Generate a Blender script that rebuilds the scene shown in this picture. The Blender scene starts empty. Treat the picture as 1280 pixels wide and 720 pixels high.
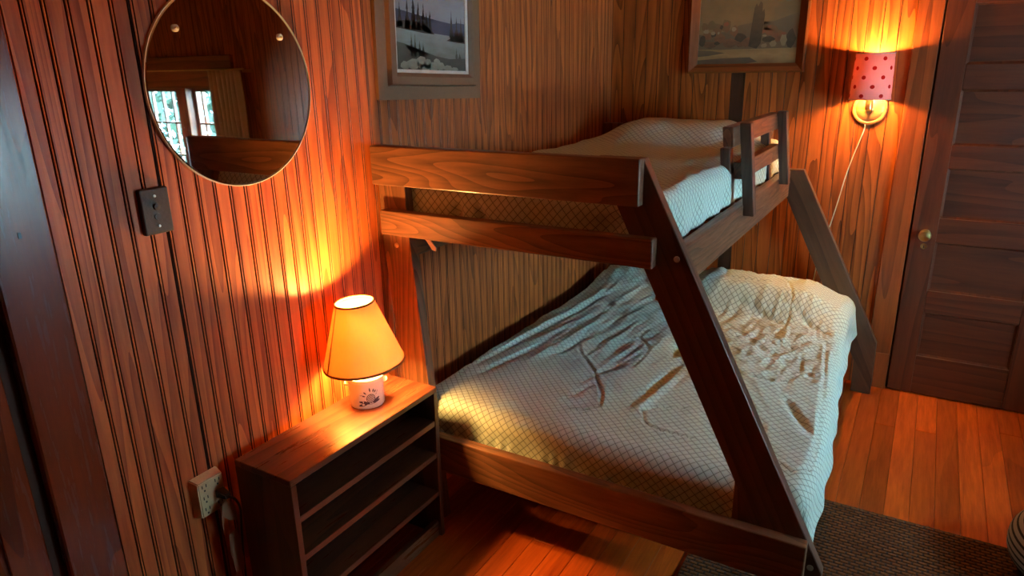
import bpy, bmesh, math, random
from mathutils import Vector, Matrix, noise
random.seed(7)
S = bpy.context.scene
COL = S.collection
PI = math.pi

# ------------------------------------------------------------------ camera
F_PX = 866.9
CAM = Vector((1.5812, -3.7492, 1.6031))
RW = ((0.860207, 0.509595, -0.018885), (0.139470, -0.270727, -0.952499), (-0.490501, 0.816713, -0.303955))
cd = bpy.data.cameras.new('camera')
cam = bpy.data.objects.new('camera', cd)
COL.objects.link(cam)
cd.sensor_width = 36.0
cd.lens = F_PX / 1280 * 36.0
cd.clip_start = 0.02
r_, u_, b_ = Vector(RW[0]), -Vector(RW[1]), -Vector(RW[2])
m4 = Matrix((r_, u_, b_)).transposed().to_4x4()
m4.translation = CAM
cam.matrix_world = m4
S.camera = cam

# ------------------------------------------------------------------ world, sun, exposure
SKY_L = 54.0
w = bpy.data.worlds.new('overcast_sky')
S.world = w
w.use_nodes = True
wn = w.node_tree
bgn = wn.nodes['Background']
bgn.inputs['Color'].default_value = (0.49, 0.90, 1.12, 1)
bgn.inputs['Strength'].default_value = SKY_L

RX, RY0, CEIL = 4.75, -5.3, 2.35          # right wall, near wall, ceiling
WZ0, WZ1 = 0.60, 1.485                    # window openings
RXA, JOG = 3.25, -0.78                     # step added in the right wall to bring its window nearer the bed
WZ0R, WZ1R = 0.88, 1.39
RWY0, RWY1 = -2.10, -0.90                 # added right wall window, out of view, to light the bed


sd = bpy.data.lights.new('sun', 'SUN')
sd.energy, sd.angle, sd.color = 11.0, 0.03, (1.0, 0.97, 0.92)
so = bpy.data.objects.new('sun', sd)
COL.objects.link(so)
so.rotation_euler = (math.radians(48), 0, math.radians(-35))     # shines over the roof onto the trees beyond the window

vs = S.view_settings
vs.view_transform = 'Standard'
vs.look = 'None'
vs.exposure = 0.15
vs.gamma = 1.0
vs.use_curve_mapping = False

LAMP_W, SCONCE_W = 115.0, 115.0
LAMP_COL = (1.0, 0.50, 0.13)


# ------------------------------------------------------------------ material helpers
def newmat(name):
    m = bpy.data.materials.new(name)
    m.use_nodes = True
    nt = m.node_tree
    bs = nt.nodes['Principled BSDF']
    return m, nt, bs


def N(nt, t, **kw):
    n = nt.nodes.new(t)
    for k, v in kw.items():
        setattr(n, k, v)
    return n


def L(nt, a, b):
    nt.links.new(a, b)


def math_n(nt, op, a, b=None, c=None):
    n = N(nt, 'ShaderNodeMath', operation=op)
    for i, v in enumerate((a, b, c)):
        if v is None:
            continue
        if isinstance(v, (int, float)):
            n.inputs[i].default_value = v
        else:
            L(nt, v, n.inputs[i])
    return n.outputs[0]


def mixc(nt, fac, a, b, blend='MIX'):
    n = N(nt, 'ShaderNodeMix', data_type='RGBA', blend_type=blend)
    for i, v in ((0, fac), (6, a), (7, b)):
        if isinstance(v, (int, float)):
            n.inputs[i].default_value = v
        elif isinstance(v, tuple):
            n.inputs[i].default_value = (*v, 1) if len(v) == 3 else v
        else:
            L(nt, v, n.inputs[i])
    return n.outputs[2]


def plain(name, col, rough=0.5, metal=0.0, bump=0.0, bscale=200.0, coat=0.0):
    m, nt, bs = newmat(name)
    bs.inputs['Roughness'].default_value = rough
    bs.inputs['Metallic'].default_value = metal
    bs.inputs['Coat Weight'].default_value = coat
    tc = N(nt, 'ShaderNodeTexCoord')
    nz = N(nt, 'ShaderNodeTexNoise')
    nz.inputs['Scale'].default_value = bscale
    nz.inputs['Detail'].default_value = 3
    L(nt, tc.outputs['Object'], nz.inputs['Vector'])
    c = mixc(nt, nz.outputs['Fac'], tuple(x * 0.88 for x in col), tuple(min(1, x * 1.12) for x in col))
    L(nt, c, bs.inputs['Base Color'])
    if bump:
        bp = N(nt, 'ShaderNodeBump')
        bp.inputs['Strength'].default_value = bump
        bp.inputs['Distance'].default_value = 0.002
        L(nt, nz.outputs['Fac'], bp.inputs['Height'])
        L(nt, bp.outputs[0], bs.inputs['Normal'])
    return m


def wood(name, dark, light, axis='Z', rot=None, ring=11.0, ringscale=4.5, fine=70.0, rough=0.42, var=0.25,
         coat=0.25, stretch=0.07, ringw=0.5, spec=0.5):
    """stained softwood: contour-line figure plus fine pores, stretched along one axis"""
    m, nt, bs = newmat(name)
    tc = N(nt, 'ShaderNodeTexCoord')
    oi = N(nt, 'ShaderNodeObjectInfo')
    off = N(nt, 'ShaderNodeVectorMath', operation='SCALE')
    off.inputs[0].default_value = (17.3, 31.7, 23.9)
    L(nt, oi.outputs['Random'], off.inputs['Scale'])
    vec = tc.outputs['Object']
    if rot:
        mr = N(nt, 'ShaderNodeMapping')
        mr.inputs['Rotation'].default_value = rot
        L(nt, vec, mr.inputs['Vector'])
        vec = mr.outputs[0]
    mp = N(nt, 'ShaderNodeMapping')
    sc = {'X': (stretch, 1, 1), 'Y': (1, stretch, 1), 'Z': (1, 1, stretch)}[axis]
    mp.inputs['Scale'].default_value = sc
    L(nt, vec, mp.inputs['Vector'])
    ad = N(nt, 'ShaderNodeVectorMath', operation='ADD')
    L(nt, mp.outputs[0], ad.inputs[0])
    L(nt, off.outputs[0], ad.inputs[1])
    n1 = N(nt, 'ShaderNodeTexNoise')
    n1.inputs['Scale'].default_value = ringscale
    n1.inputs['Detail'].default_value = 1.5
    n1.inputs['Distortion'].default_value = 0.25
    L(nt, ad.outputs[0], n1.inputs['Vector'])
    ph = math_n(nt, 'MULTIPLY', n1.outputs['Fac'], ring)
    fr = math_n(nt, 'FRACT', ph)
    n2 = N(nt, 'ShaderNodeTexNoise')
    n2.inputs['Scale'].default_value = fine
    n2.inputs['Detail'].default_value = 5
    n2.inputs['Roughness'].default_value = 0.65
    L(nt, ad.outputs[0], n2.inputs['Vector'])
    pr = math_n(nt, 'POWER', fr, 1.6)
    a = math_n(nt, 'MULTIPLY', pr, ringw)
    c2 = math_n(nt, 'SUBTRACT', n2.outputs['Fac'], 0.25)
    b = math_n(nt, 'MULTIPLY', c2, (1 - ringw) * 1.9)
    s = math_n(nt, 'ADD', a, b)
    s = math_n(nt, 'SUBTRACT', 1.0, s)
    cr = N(nt, 'ShaderNodeValToRGB')
    cr.color_ramp.elements[0].position = 0.08
    cr.color_ramp.elements[0].color = (*dark, 1)
    cr.color_ramp.elements[1].position = 0.85
    cr.color_ramp.elements[1].color = (*light, 1)
    L(nt, s, cr.inputs['Fac'])
    # per-piece tint and slow stain variation
    n3 = N(nt, 'ShaderNodeTexNoise')
    n3.inputs['Scale'].default_value = 3.0
    n3.inputs['Detail'].default_value = 2
    L(nt, ad.outputs[0], n3.inputs['Vector'])
    tint = math_n(nt, 'MULTIPLY_ADD', oi.outputs['Random'], var, 1 - var / 2 - 0.1)
    tint = math_n(nt, 'MULTIPLY_ADD', n3.outputs['Fac'], 0.2, tint)
    hv = N(nt, 'ShaderNodeHueSaturation')
    L(nt, tint, hv.inputs['Value'])
    L(nt, cr.outputs[0], hv.inputs['Color'])
    L(nt, hv.outputs[0], bs.inputs['Base Color'])
    bs.inputs['Roughness'].default_value = rough
    rr = math_n(nt, 'MULTIPLY_ADD', n2.outputs['Fac'], 0.25, rough - 0.12)
    L(nt, rr, bs.inputs['Roughness'])
    bs.inputs['Specular IOR Level'].default_value = spec
    bs.inputs['Coat Weight'].default_value = coat
    bs.inputs['Coat Roughness'].default_value = 0.25
    bp = N(nt, 'ShaderNodeBump')
    bp.inputs['Strength'].default_value = 0.25
    bp.inputs['Distance'].default_value = 0.0012
    L(nt, s, bp.inputs['Height'])
    L(nt, bp.outputs[0], bs.inputs['Normal'])
    return m


def quilt_mat(name):
    """sage quilt printed with a diagonal lattice of dark lines and a small pale diamond in each cell"""
    m, nt, bs = newmat(name)
    uv = N(nt, 'ShaderNodeUVMap', uv_map='UVMap')
    mp = N(nt, 'ShaderNodeMapping')
    mp.inputs['Rotation'].default_value = (0, 0, PI / 4)
    mp.inputs['Scale'].default_value = (1 / 0.0212, 1 / 0.0212, 1)
    L(nt, uv.outputs[0], mp.inputs['Vector'])
    nz = N(nt, 'ShaderNodeTexNoise')
    nz.inputs['Scale'].default_value = 0.35
    L(nt, mp.outputs[0], nz.inputs['Vector'])
    sx = N(nt, 'ShaderNodeSeparateXYZ')
    L(nt, mp.outputs[0], sx.inputs[0])
    ds = []
    for ax in (0, 1):
        fr = math_n(nt, 'FRACT', sx.outputs[ax])
        ds.append(math_n(nt, 'ABSOLUTE', math_n(nt, 'SUBTRACT', fr, 0.5)))
    mx = math_n(nt, 'MAXIMUM', ds[0], ds[1])
    line = N(nt, 'ShaderNodeMapRange', interpolation_type='SMOOTHSTEP')
    line.inputs['From Min'].default_value = 0.435
    line.inputs['From Max'].default_value = 0.465
    L(nt, mx, line.inputs['Value'])
    inner = N(nt, 'ShaderNodeMapRange', interpolation_type='SMOOTHSTEP')
    inner.inputs['From Min'].default_value = 0.17
    inner.inputs['From Max'].default_value = 0.20
    L(nt, mx, inner.inputs['Value'])
    inner2 = N(nt, 'ShaderNodeMapRange', interpolation_type='SMOOTHSTEP')
    inner2.inputs['From Min'].default_value = 0.10
    inner2.inputs['From Max'].default_value = 0.13
    L(nt, mx, inner2.inputs['Value'])
    ringd = math_n(nt, 'SUBTRACT', inner2.outputs[0], inner.outputs[0])
    weave = N(nt, 'ShaderNodeTexNoise')
    weave.inputs['Scale'].default_value = 18
    L(nt, mp.outputs[0], weave.inputs['Vector'])
    base = mixc(nt, weave.outputs['Fac'], (0.46, 0.55, 0.455), (0.57, 0.67, 0.56))
    base = mixc(nt, math_n(nt, 'MULTIPLY', ringd, 0.45), base, (0.72, 0.80, 0.70))
    base = mixc(nt, math_n(nt, 'MULTIPLY', line.outputs[0], 0.80), base, (0.085, 0.095, 0.075))
    L(nt, base, bs.inputs['Base Color'])
    bs.inputs['Roughness'].default_value = 0.9
    bs.inputs['Specular IOR Level'].default_value = 0.15
    bs.inputs['Sheen Weight'].default_value = 0.15
    h = math_n(nt, 'SUBTRACT', math_n(nt, 'MULTIPLY', weave.outputs['Fac'], 0.5), math_n(nt, 'POWER', mx, 2.0))
    nw = N(nt, 'ShaderNodeTexNoise')
    nw.inputs['Scale'].default_value = 0.9
    nw.inputs['Detail'].default_value = 3
    L(nt, mp.outputs[0], nw.inputs['Vector'])
    h = math_n(nt, 'MULTIPLY_ADD', nw.outputs['Fac'], 1.2, h)
    bp = N(nt, 'ShaderNodeBump')
    bp.inputs['Strength'].default_value = 0.5
    bp.inputs['Distance'].default_value = 0.004
    L(nt, h, bp.inputs['Height'])
    L(nt, bp.outputs[0], bs.inputs['Normal'])
    return m


M = {}
M['wall_red'] = wood('red_varnished_beadboard', (0.20, 0.028, 0.006), (0.60, 0.138, 0.030), ring=14, ringscale=6, rough=0.46, coat=0.08, spec=0.35)
M['wall_brown'] = wood('brown_varnished_beadboard', (0.14, 0.028, 0.005), (0.52, 0.128, 0.023), ring=15, ringscale=6, rough=0.48, coat=0.05, spec=0.35)
M['wall_pine'] = wood('amber_pine_boards', (0.12, 0.024, 0.004), (0.46, 0.112, 0.017), ring=16, ringscale=6, ringw=0.6, rough=0.48, coat=0.05, spec=0.35, var=0.15)
M['groove'] = plain('dark_groove_faces', (0.060, 0.014, 0.004), 0.6)
M['wall_dark'] = wood('dark_back_board', (0.022, 0.008, 0.004), (0.07, 0.024, 0.010))
M['backing'] = plain('wall_backing', (0.05, 0.016, 0.006), 0.8)
M['trim_red'] = wood('dark_red_casing', (0.075, 0.012, 0.004), (0.24, 0.040, 0.010), rough=0.25, coat=0.12, spec=0.4, var=0.1)
M['trim_brown'] = wood('brown_casing', (0.12, 0.022, 0.005), (0.33, 0.074, 0.014), rough=0.36, var=0.1)
M['trim_x'] = wood('brown_casing_across', (0.11, 0.028, 0.008), (0.30, 0.085, 0.024), axis='X', rough=0.36, var=0.1)
M['door'] = wood('dark_door_wood', (0.042, 0.009, 0.0035), (0.12, 0.028, 0.009), rough=0.38, var=0.1)
M['door_x'] = wood('dark_door_wood_across', (0.042, 0.009, 0.0035), (0.12, 0.028, 0.009), axis='X', rough=0.38, var=0.1)
M['floor'] = wood('orange_pine_floor', (0.24, 0.030, 0.003), (0.54, 0.098, 0.010), axis='Y', rough=0.36, var=0.7, ring=4, coat=0.15, spec=0.35, ringw=0.25)
M['ceiling'] = plain('ceiling_paint', (0.42, 0.20, 0.09), 0.7)
bd, bl = (0.045, 0.016, 0.007), (0.20, 0.082, 0.036)
M['bed_x'] = wood('bunk_wood_across', bd, bl, axis='X', rough=0.42, ring=20, ringscale=6.5, stretch=0.10, var=0.2)
M['bed_y'] = wood('bunk_wood_along', bd, bl, axis='Y', rough=0.42, ring=20, ringscale=6.5, stretch=0.10, var=0.2)
M['bed_z'] = wood('bunk_wood_upright', bd, bl, axis='Z', rough=0.42, ring=20, ringscale=6.5, stretch=0.10, var=0.2)
M['bed_p'] = wood('dark_guard_post_wood', (0.03, 0.012, 0.007), (0.11, 0.052, 0.030), axis='Z', ring=14, var=0.1)
M['bed_s'] = wood('bunk_wood_slanted', bd, (0.12, 0.05, 0.024), axis='Z', rot=(0, math.atan(0.505), 0), rough=0.40, ring=8, var=0.1)
M['case_y'] = wood('bookcase_wood_along', (0.035, 0.010, 0.005), (0.15, 0.045, 0.018), axis='Y', rough=0.30, coat=0.5, var=0.15)
M['case_z'] = wood('bookcase_wood_upright', (0.030, 0.010, 0.005), (0.10, 0.032, 0.014), axis='Z', rough=0.35, coat=0.4, var=0.15)
M['quilt'] = quilt_mat('sage_lattice_quilt')
M['mattress'] = plain('mattress_ticking', (0.55, 0.52, 0.45), 0.9)
M['chrome'] = plain('bolt_steel', (0.55, 0.52, 0.48), 0.35, 1.0)
M['edge'] = plain('ground_glass_edge', (0.62, 0.56, 0.50), 0.35)
M['brass'] = plain('aged_brass', (0.62, 0.42, 0.17), 0.28, 1.0)
M['black'] = plain('black_plastic', (0.012, 0.011, 0.011), 0.4)
M['switch'] = plain('brown_bakelite', (0.030, 0.015, 0.010), 0.55, bump=0.3, bscale=120)
M['ivory'] = plain('ivory_plastic', (0.62, 0.46, 0.26), 0.4)
M['white'] = plain('white_cord', (0.75, 0.66, 0.5), 0.5)
M['paper'] = plain('tan_paper', (0.26, 0.12, 0.055), 0.8)
M['curtain'] = plain('cream_curtain', (0.62, 0.52, 0.36), 0.9)
M['leaf'] = plain('leaf_green', (0.045, 0.082, 0.062), 0.6, bscale=6)
M['bark'] = plain('bark', (0.09, 0.06, 0.04), 0.9)
M['grass'] = plain('lawn', (0.045, 0.08, 0.03), 0.9, bscale=3)
M['frame_grey'] = plain('olive_grey_frame', (0.19, 0.088, 0.040), 0.6, bump=0.2, bscale=90)
M['liner'] = plain('pale_liner', (0.62, 0.50, 0.42), 0.6)
M['frame_wood'] = wood('oak_picture_frame', (0.06, 0.016, 0.004), (0.22, 0.060, 0.013), rough=0.6, var=0.05, coat=0, spec=0.15)
M['frame_wood_x'] = wood('oak_picture_frame_across', (0.08, 0.024, 0.007), (0.26, 0.085, 0.022), axis='X', rough=0.6, var=0.05, coat=0, spec=0.15)
M['frame_dark'] = plain('dark_frame_inner', (0.05, 0.02, 0.010), 0.5)
M['crock'] = plain('cream_glazed_crock', (0.78, 0.70, 0.58), 0.25, coat=0.4)
M['plum'] = plain('plum_glaze', (0.045, 0.018, 0.030), 0.35)
M['wood_disc'] = wood('turned_pine_disc', (0.22, 0.08, 0.02), (0.50, 0.24, 0.08), axis='X', rough=0.35)


def mirror_mat():
    m, nt, bs = newmat('mirror_glass')
    bs.inputs['Base Color'].default_value = (0.80, 0.80, 0.78, 1)
    bs.inputs['Metallic'].default_value = 1.0
    bs.inputs['Roughness'].default_value = 0.015
    return m


def glass_mat():
    m, nt, bs = newmat('window_glass')
    nt.nodes.remove(bs)
    out = [n for n in nt.nodes if n.type == 'OUTPUT_MATERIAL'][0]
    tr = N(nt, 'ShaderNodeBsdfTransparent')
    gl = N(nt, 'ShaderNodeBsdfGlossy')
    gl.inputs['Roughness'].default_value = 0.02
    fr = N(nt, 'ShaderNodeFresnel')
    fr.inputs['IOR'].default_value = 1.45
    mx = N(nt, 'ShaderNodeMixShader')
    ge = N(nt, 'ShaderNodeNewGeometry')
    front = math_n(nt, 'SUBTRACT', 1.0, ge.outputs['Backfacing'])
    L(nt, math_n(nt, 'MULTIPLY', fr.outputs[0], front), mx.inputs[0])
    L(nt, tr.outputs[0], mx.inputs[1])
    L(nt, gl.outputs[0], mx.inputs[2])
    L(nt, mx.outputs[0], out.inputs['Surface'])
    return m


def shade_mat(name, col, trans, dots=None):
    m, nt, bs = newmat(name)
    out = [n for n in nt.nodes if n.type == 'OUTPUT_MATERIAL'][0]
    nt.nodes.remove(bs)
    df = N(nt, 'ShaderNodeBsdfDiffuse')
    tl = N(nt, 'ShaderNodeBsdfTranslucent')
    mx = N(nt, 'ShaderNodeMixShader')
    mx.inputs[0].default_value = trans
    L(nt, df.outputs[0], mx.inputs[1])
    L(nt, tl.outputs[0], mx.inputs[2])
    L(nt, mx.outputs[0], out.inputs['Surface'])
    tc = N(nt, 'ShaderNodeTexCoord')
    nz = N(nt, 'ShaderNodeTexNoise')
    nz.inputs['Scale'].default_value = 160
    mp = N(nt, 'ShaderNodeMapping')
    mp.inputs['Scale'].default_value = (1, 1, 0.2)
    L(nt, tc.outputs['Object'], mp.inputs[0])
    L(nt, mp.outputs[0], nz.inputs['Vector'])
    c = mixc(nt, nz.outputs['Fac'], tuple(x * 0.9 for x in col), col)
    if dots:
        uv = N(nt, 'ShaderNodeUVMap', uv_map='UVMap')
        sp = N(nt, 'ShaderNodeSeparateXYZ')
        L(nt, uv.outputs[0], sp.inputs[0])
        v = math_n(nt, 'MULTIPLY', sp.outputs[1], 1 / 0.040)
        row = math_n(nt, 'FLOOR', v)
        sh = math_n(nt, 'MULTIPLY', math_n(nt, 'MODULO', row, 2.0), 0.5)
        uu = math_n(nt, 'ADD', math_n(nt, 'MULTIPLY', sp.outputs[0], 1 / 0.075), sh)
        du = math_n(nt, 'MULTIPLY', math_n(nt, 'SUBTRACT', math_n(nt, 'FRACT', uu), 0.5), 0.075)
        dv = math_n(nt, 'MULTIPLY', math_n(nt, 'SUBTRACT', math_n(nt, 'FRACT', v), 0.5), 0.040)
        d2 = math_n(nt, 'SQRT', math_n(nt, 'ADD', math_n(nt, 'MULTIPLY', du, du), math_n(nt, 'MULTIPLY', dv, dv)))
        inside = math_n(nt, 'LESS_THAN', d2, 0.0088)
        c = mixc(nt, inside, c, dots)
    L(nt, c, df.inputs['Color'])
    L(nt, c, tl.inputs['Color'])
    return m


def rug_mat():
    m, nt, bs = newmat('woven_sisal')
    tc = N(nt, 'ShaderNodeTexCoord')
    mp = N(nt, 'ShaderNodeMapping')
    mp.inputs['Scale'].default_value = (1 / 0.030, 1 / 0.0165, 1)
    L(nt, tc.outputs['Object'], mp.inputs[0])
    br = N(nt, 'ShaderNodeTexBrick')
    br.inputs['Scale'].default_value = 1.0
    br.inputs['Brick Width'].default_value = 1.0
    br.inputs['Row Height'].default_value = 1.0
    br.inputs['Mortar Size'].default_value = 0.16
    br.inputs['Mortar Smooth'].default_value = 0.6
    br.inputs['Color1'].default_value = (0.125, 0.042, 0.010, 1)
    br.inputs['Color2'].default_value = (0.17, 0.060, 0.016, 1)
    br.inputs['Mortar'].default_value = (0.05, 0.022, 0.009, 1)
    L(nt, mp.outputs[0], br.inputs['Vector'])
    nz = N(nt, 'ShaderNodeTexNoise')
    nz.inputs['Scale'].default_value = 250
    L(nt, tc.outputs['Object'], nz.inputs['Vector'])
    c = mixc(nt, 0.5, br.outputs['Color'], nz.outputs['Fac'], 'OVERLAY')
    hs = N(nt, 'ShaderNodeHueSaturation')
    hs.inputs['Saturation'].default_value = 1.05
    L(nt, c, hs.inputs['Color'])
    L(nt, hs.outputs[0], bs.inputs['Base Color'])
    bs.inputs['Roughness'].default_value = 0.95
    bp = N(nt, 'ShaderNodeBump')
    bp.inputs['Strength'].default_value = 0.8
    bp.inputs['Distance'].default_value = 0.004
    h = math_n(nt, 'SUBTRACT', 1.0, br.outputs['Fac'])
    L(nt, h, bp.inputs['Height'])
    L(nt, bp.outputs[0], bs.inputs['Normal'])
    return m


def pouf_mat():
    m, nt, bs = newmat('striped_woven_pouf')
    tc = N(nt, 'ShaderNodeTexCoord')
    sp = N(nt, 'ShaderNodeSeparateXYZ')
    uv = N(nt, 'ShaderNodeUVMap', uv_map='UVMap')
    L(nt, uv.outputs[0], sp.inputs[0])
    fr = math_n(nt, 'FRACT', math_n(nt, 'MULTIPLY', sp.outputs[1], 1 / 0.021))
    st = math_n(nt, 'LESS_THAN', fr, 0.36)
    c = mixc(nt, st, (0.33, 0.27, 0.22), (0.02, 0.018, 0.02))
    L(nt, c, bs.inputs['Base Color'])
    bs.inputs['Roughness'].default_value = 0.95
    return m


def bulb_mat():
    m, nt, bs = newmat('lit_bulb')
    bs.inputs['Base Color'].default_value = (0.9, 0.85, 0.7, 1)
    bs.inputs['Emission Color'].default_value = (*LAMP_COL, 1)
    bs.inputs['Emission Strength'].default_value = 30
    return m


def grad_mat(name, cols, rough=0.7, z0=0.0, z1=1.0, noise_amt=0.35, nscale=25):
    """flat paint on a picture: an upright blend of pigments with brushy variation"""
    m, nt, bs = newmat(name)
    tc = N(nt, 'ShaderNodeTexCoord')
    sp = N(nt, 'ShaderNodeSeparateXYZ')
    L(nt, tc.outputs['Object'], sp.inputs[0])
    mr = N(nt, 'ShaderNodeMapRange')
    mr.inputs['From Min'].default_value = z0
    mr.inputs['From Max'].default_value = z1
    L(nt, sp.outputs[2], mr.inputs['Value'])
    nz = N(nt, 'ShaderNodeTexNoise')
    nz.inputs['Scale'].default_value = nscale
    nz.inputs['Detail'].default_value = 5
    mp = N(nt, 'ShaderNodeMapping')
    mp.inputs['Scale'].default_value = (1, 0.5, 1.4)
    L(nt, tc.outputs['Object'], mp.inputs[0])
    L(nt, mp.outputs[0], nz.inputs['Vector'])
    f = math_n(nt, 'ADD', mr.outputs[0], math_n(nt, 'MULTIPLY', math_n(nt, 'SUBTRACT', nz.outputs['Fac'], 0.5), noise_amt * 2))
    cr = N(nt, 'ShaderNodeValToRGB')
    cr.color_ramp.elements[0].color = (*cols[0], 1)
    cr.color_ramp.elements[1].color = (*cols[-1], 1)
    for i, c in enumerate(cols[1:-1]):
        e = cr.color_ramp.elements.new((i + 1) / (len(cols) - 1))
        e.color = (*c, 1)
    L(nt, f, cr.inputs['Fac'])
    L(nt, cr.outputs[0], bs.inputs['Base Color'])
    bs.inputs['Roughness'].default_value = rough
    return m


M['mirror'] = mirror_mat()
M['glass'] = glass_mat()
M['shade'] = shade_mat('parchment_shade', (0.88, 0.50, 0.22), 0.38)
M['shade_trim'] = plain('shade_trim_tape', (0.30, 0.15, 0.05), 0.7)
M['pink_shade'] = shade_mat('pink_dotted_shade', (0.88, 0.40, 0.34), 0.15, dots=(0.42, 0.02, 0.015))
M['rug'] = rug_mat()
M['pouf'] = pouf_mat()
M['bulb'] = bulb_mat()


# ------------------------------------------------------------------ geometry helpers
def link(name, me, mat=None, parent=None, smooth=False):
    o = bpy.data.objects.new(name, me)
    COL.objects.link(o)
    if mat is not None and not me.materials:
        me.materials.append(mat)
    if parent is not None:
        o.parent = parent
    if smooth:
        me.polygons.foreach_set('use_smooth', [True] * len(me.polygons))
    return o


def from_bm(name, bm, mat, parent=None, smooth=False, loc=None):
    bmesh.ops.recalc_face_normals(bm, faces=bm.faces)
    me = bpy.data.meshes.new(name)
    bm.to_mesh(me)
    bm.free()
    o = link(name, me, mat, parent, smooth)
    if loc is not None:
        o.location = loc
    return o


def bm_box(bm, x0, x1, y0, y1, z0, z1, bevel=0.0, seg=1):
    c = ((x0 + x1) / 2, (y0 + y1) / 2, (z0 + z1) / 2)
    mat = Matrix.Translation(c) @ Matrix.Diagonal((x1 - x0, y1 - y0, z1 - z0, 1))
    r = bmesh.ops.create_cube(bm, size=1, matrix=mat)
    if bevel:
        es = {e for v in r['verts'] for e in v.link_edges}
        bmesh.ops.bevel(bm, geom=list(es), offset=bevel, segments=seg, affect='EDGES', profile=0.5)


def box(name, x0, x1, y0, y1, z0, z1, mat, parent=None, bevel=0.0, seg=1):
    bm = bmesh.new()
    bm_box(bm, x0, x1, y0, y1, z0, z1, bevel, seg)
    return from_bm(name, bm, mat, parent)


def bm_prism(bm, pts, axis, a0, a1):
    """extrude polygon; pts in the two other axes (order x,y,z without axis)"""
    def mk(p, a):
        l = list(p)
        l.insert('XYZ'.index(axis), a)
        return l
    v0 = [bm.verts.new(mk(p, a0)) for p in pts]
    v1 = [bm.verts.new(mk(p, a1)) for p in pts]
    bm.faces.new(v0)
    bm.faces.new(v1[::-1])
    n = len(pts)
    for i in range(n):
        bm.faces.new((v0[i], v0[(i + 1) % n], v1[(i + 1) % n], v1[i]))


def prism(name, pts, axis, a0, a1, mat, parent=None, bevel=0.0):
    bm = bmesh.new()
    bm_prism(bm, pts, axis, a0, a1)
    if bevel:
        bmesh.ops.bevel(bm, geom=list(bm.edges), offset=bevel, segments=2, affect='EDGES', profile=0.5)
    return from_bm(name, bm, mat, parent)


def bm_lathe(bm, prof, n=32, mat=Matrix(), cap0=True, cap1=True, uv=None):
    rings = []
    for r, z in prof:
        rings.append([bm.verts.new(mat @ Vector((r * math.cos(2 * PI * i / n), r * math.sin(2 * PI * i / n), z))) for i in range(n)])
    for a in range(len(rings) - 1):
        for i in range(n):
            j = (i + 1) % n
            bm.faces.new((rings[a][i], rings[a][j], rings[a + 1][j], rings[a + 1][i]))
    if cap0:
        bm.faces.new(rings[0][::-1])
    if cap1:
        bm.faces.new(rings[-1])


def lathe(name, prof, mat, parent=None, n=32, m=Matrix(), cap0=True, cap1=True, smooth=True):
    bm = bmesh.new()
    bm_lathe(bm, prof, n, m, cap0, cap1)
    o = from_bm(name, bm, mat, parent, smooth)
    if smooth:
        o.data.set_sharp_from_angle(angle=math.radians(40))
    return o


def tube(name, pts, r, mat, parent=None, n=8, samples=6):
    """round cord through points (Catmull-Rom)"""
    P = [Vector(p) for p in pts]
    out = []
    for i in range(len(P) - 1):
        p0, p1, p2, p3 = P[max(i - 1, 0)], P[i], P[i + 1], P[min(i + 2, len(P) - 1)]
        for k in range(samples):
            t = k / samples
            out.append(0.5 * ((2 * p1) + (p2 - p0) * t + (2 * p0 - 5 * p1 + 4 * p2 - p3) * t * t + (3 * p1 - p0 - 3 * p2 + p3) * t ** 3))
    out.append(P[-1])
    bm = bmesh.new()
    rings = []
    for i, p in enumerate(out):
        d = (out[min(i + 1, len(out) - 1)] - out[max(i - 1, 0)]).normalized()
        a = d.cross(Vector((0.31, 0.22, 0.93))).normalized()
        b = d.cross(a)
        rings.append([bm.verts.new(p + r * (a * math.cos(2 * PI * k / n) + b * math.sin(2 * PI * k / n))) for k in range(n)])
    for a in range(len(rings) - 1):
        for i in range(n):
            j = (i + 1) % n
            bm.faces.new((rings[a][i], rings[a][j], rings[a + 1][j], rings[a + 1][i]))
    bm.faces.new(rings[0][::-1])
    bm.faces.new(rings[-1])
    return from_bm(name, bm, mat, parent, True)


def tag(o, label=None, cat=None, group=None, kind=None):
    for k, v in (('label', label), ('category', cat), ('group', group), ('kind', kind)):
        if v:
            o[k] = v
    return o


def thing(name, label, cat, loc=(0, 0, 0), rot=(0, 0, 0), group=None):
    o = bpy.data.objects.new(name, None)
    o.empty_display_size = 0.05
    COL.objects.link(o)
    o.location, o.rotation_euler = loc, rot
    return tag(o, label, cat, group)


def struct(o, label=None):
    o['kind'] = 'structure'
    if label:
        o['label'] = label
    return o


# ================================================================== ROOM
BT = 0.012        # beadboard thickness; face of boards at X=0 / Y=0
BW = 0.0944       # one board = two beads

flr = struct(box('floor', -0.15, RX + 0.15, RY0 - 0.15, 0.15, -0.12, -0.018, M['backing']), 'orange pine plank floor with darker boards here and there')
cei = struct(box('ceiling', -0.15, RX + 0.15, RY0 - 0.15, 0.15, CEIL, CEIL + 0.1, M['ceiling']), 'brown ceiling above the bunk room')
wl = struct(box('wall_left', -0.15, -BT, RY0, 0.0, -0.12, CEIL, M['backing']), 'red varnished beadboard wall behind the table lamp')
wnr = struct(box('wall_near', -0.15, RX + 0.15, RY0 - 0.12, RY0, -0.12, CEIL, M['wall_brown']), 'plain brown wall behind the viewer')

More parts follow.
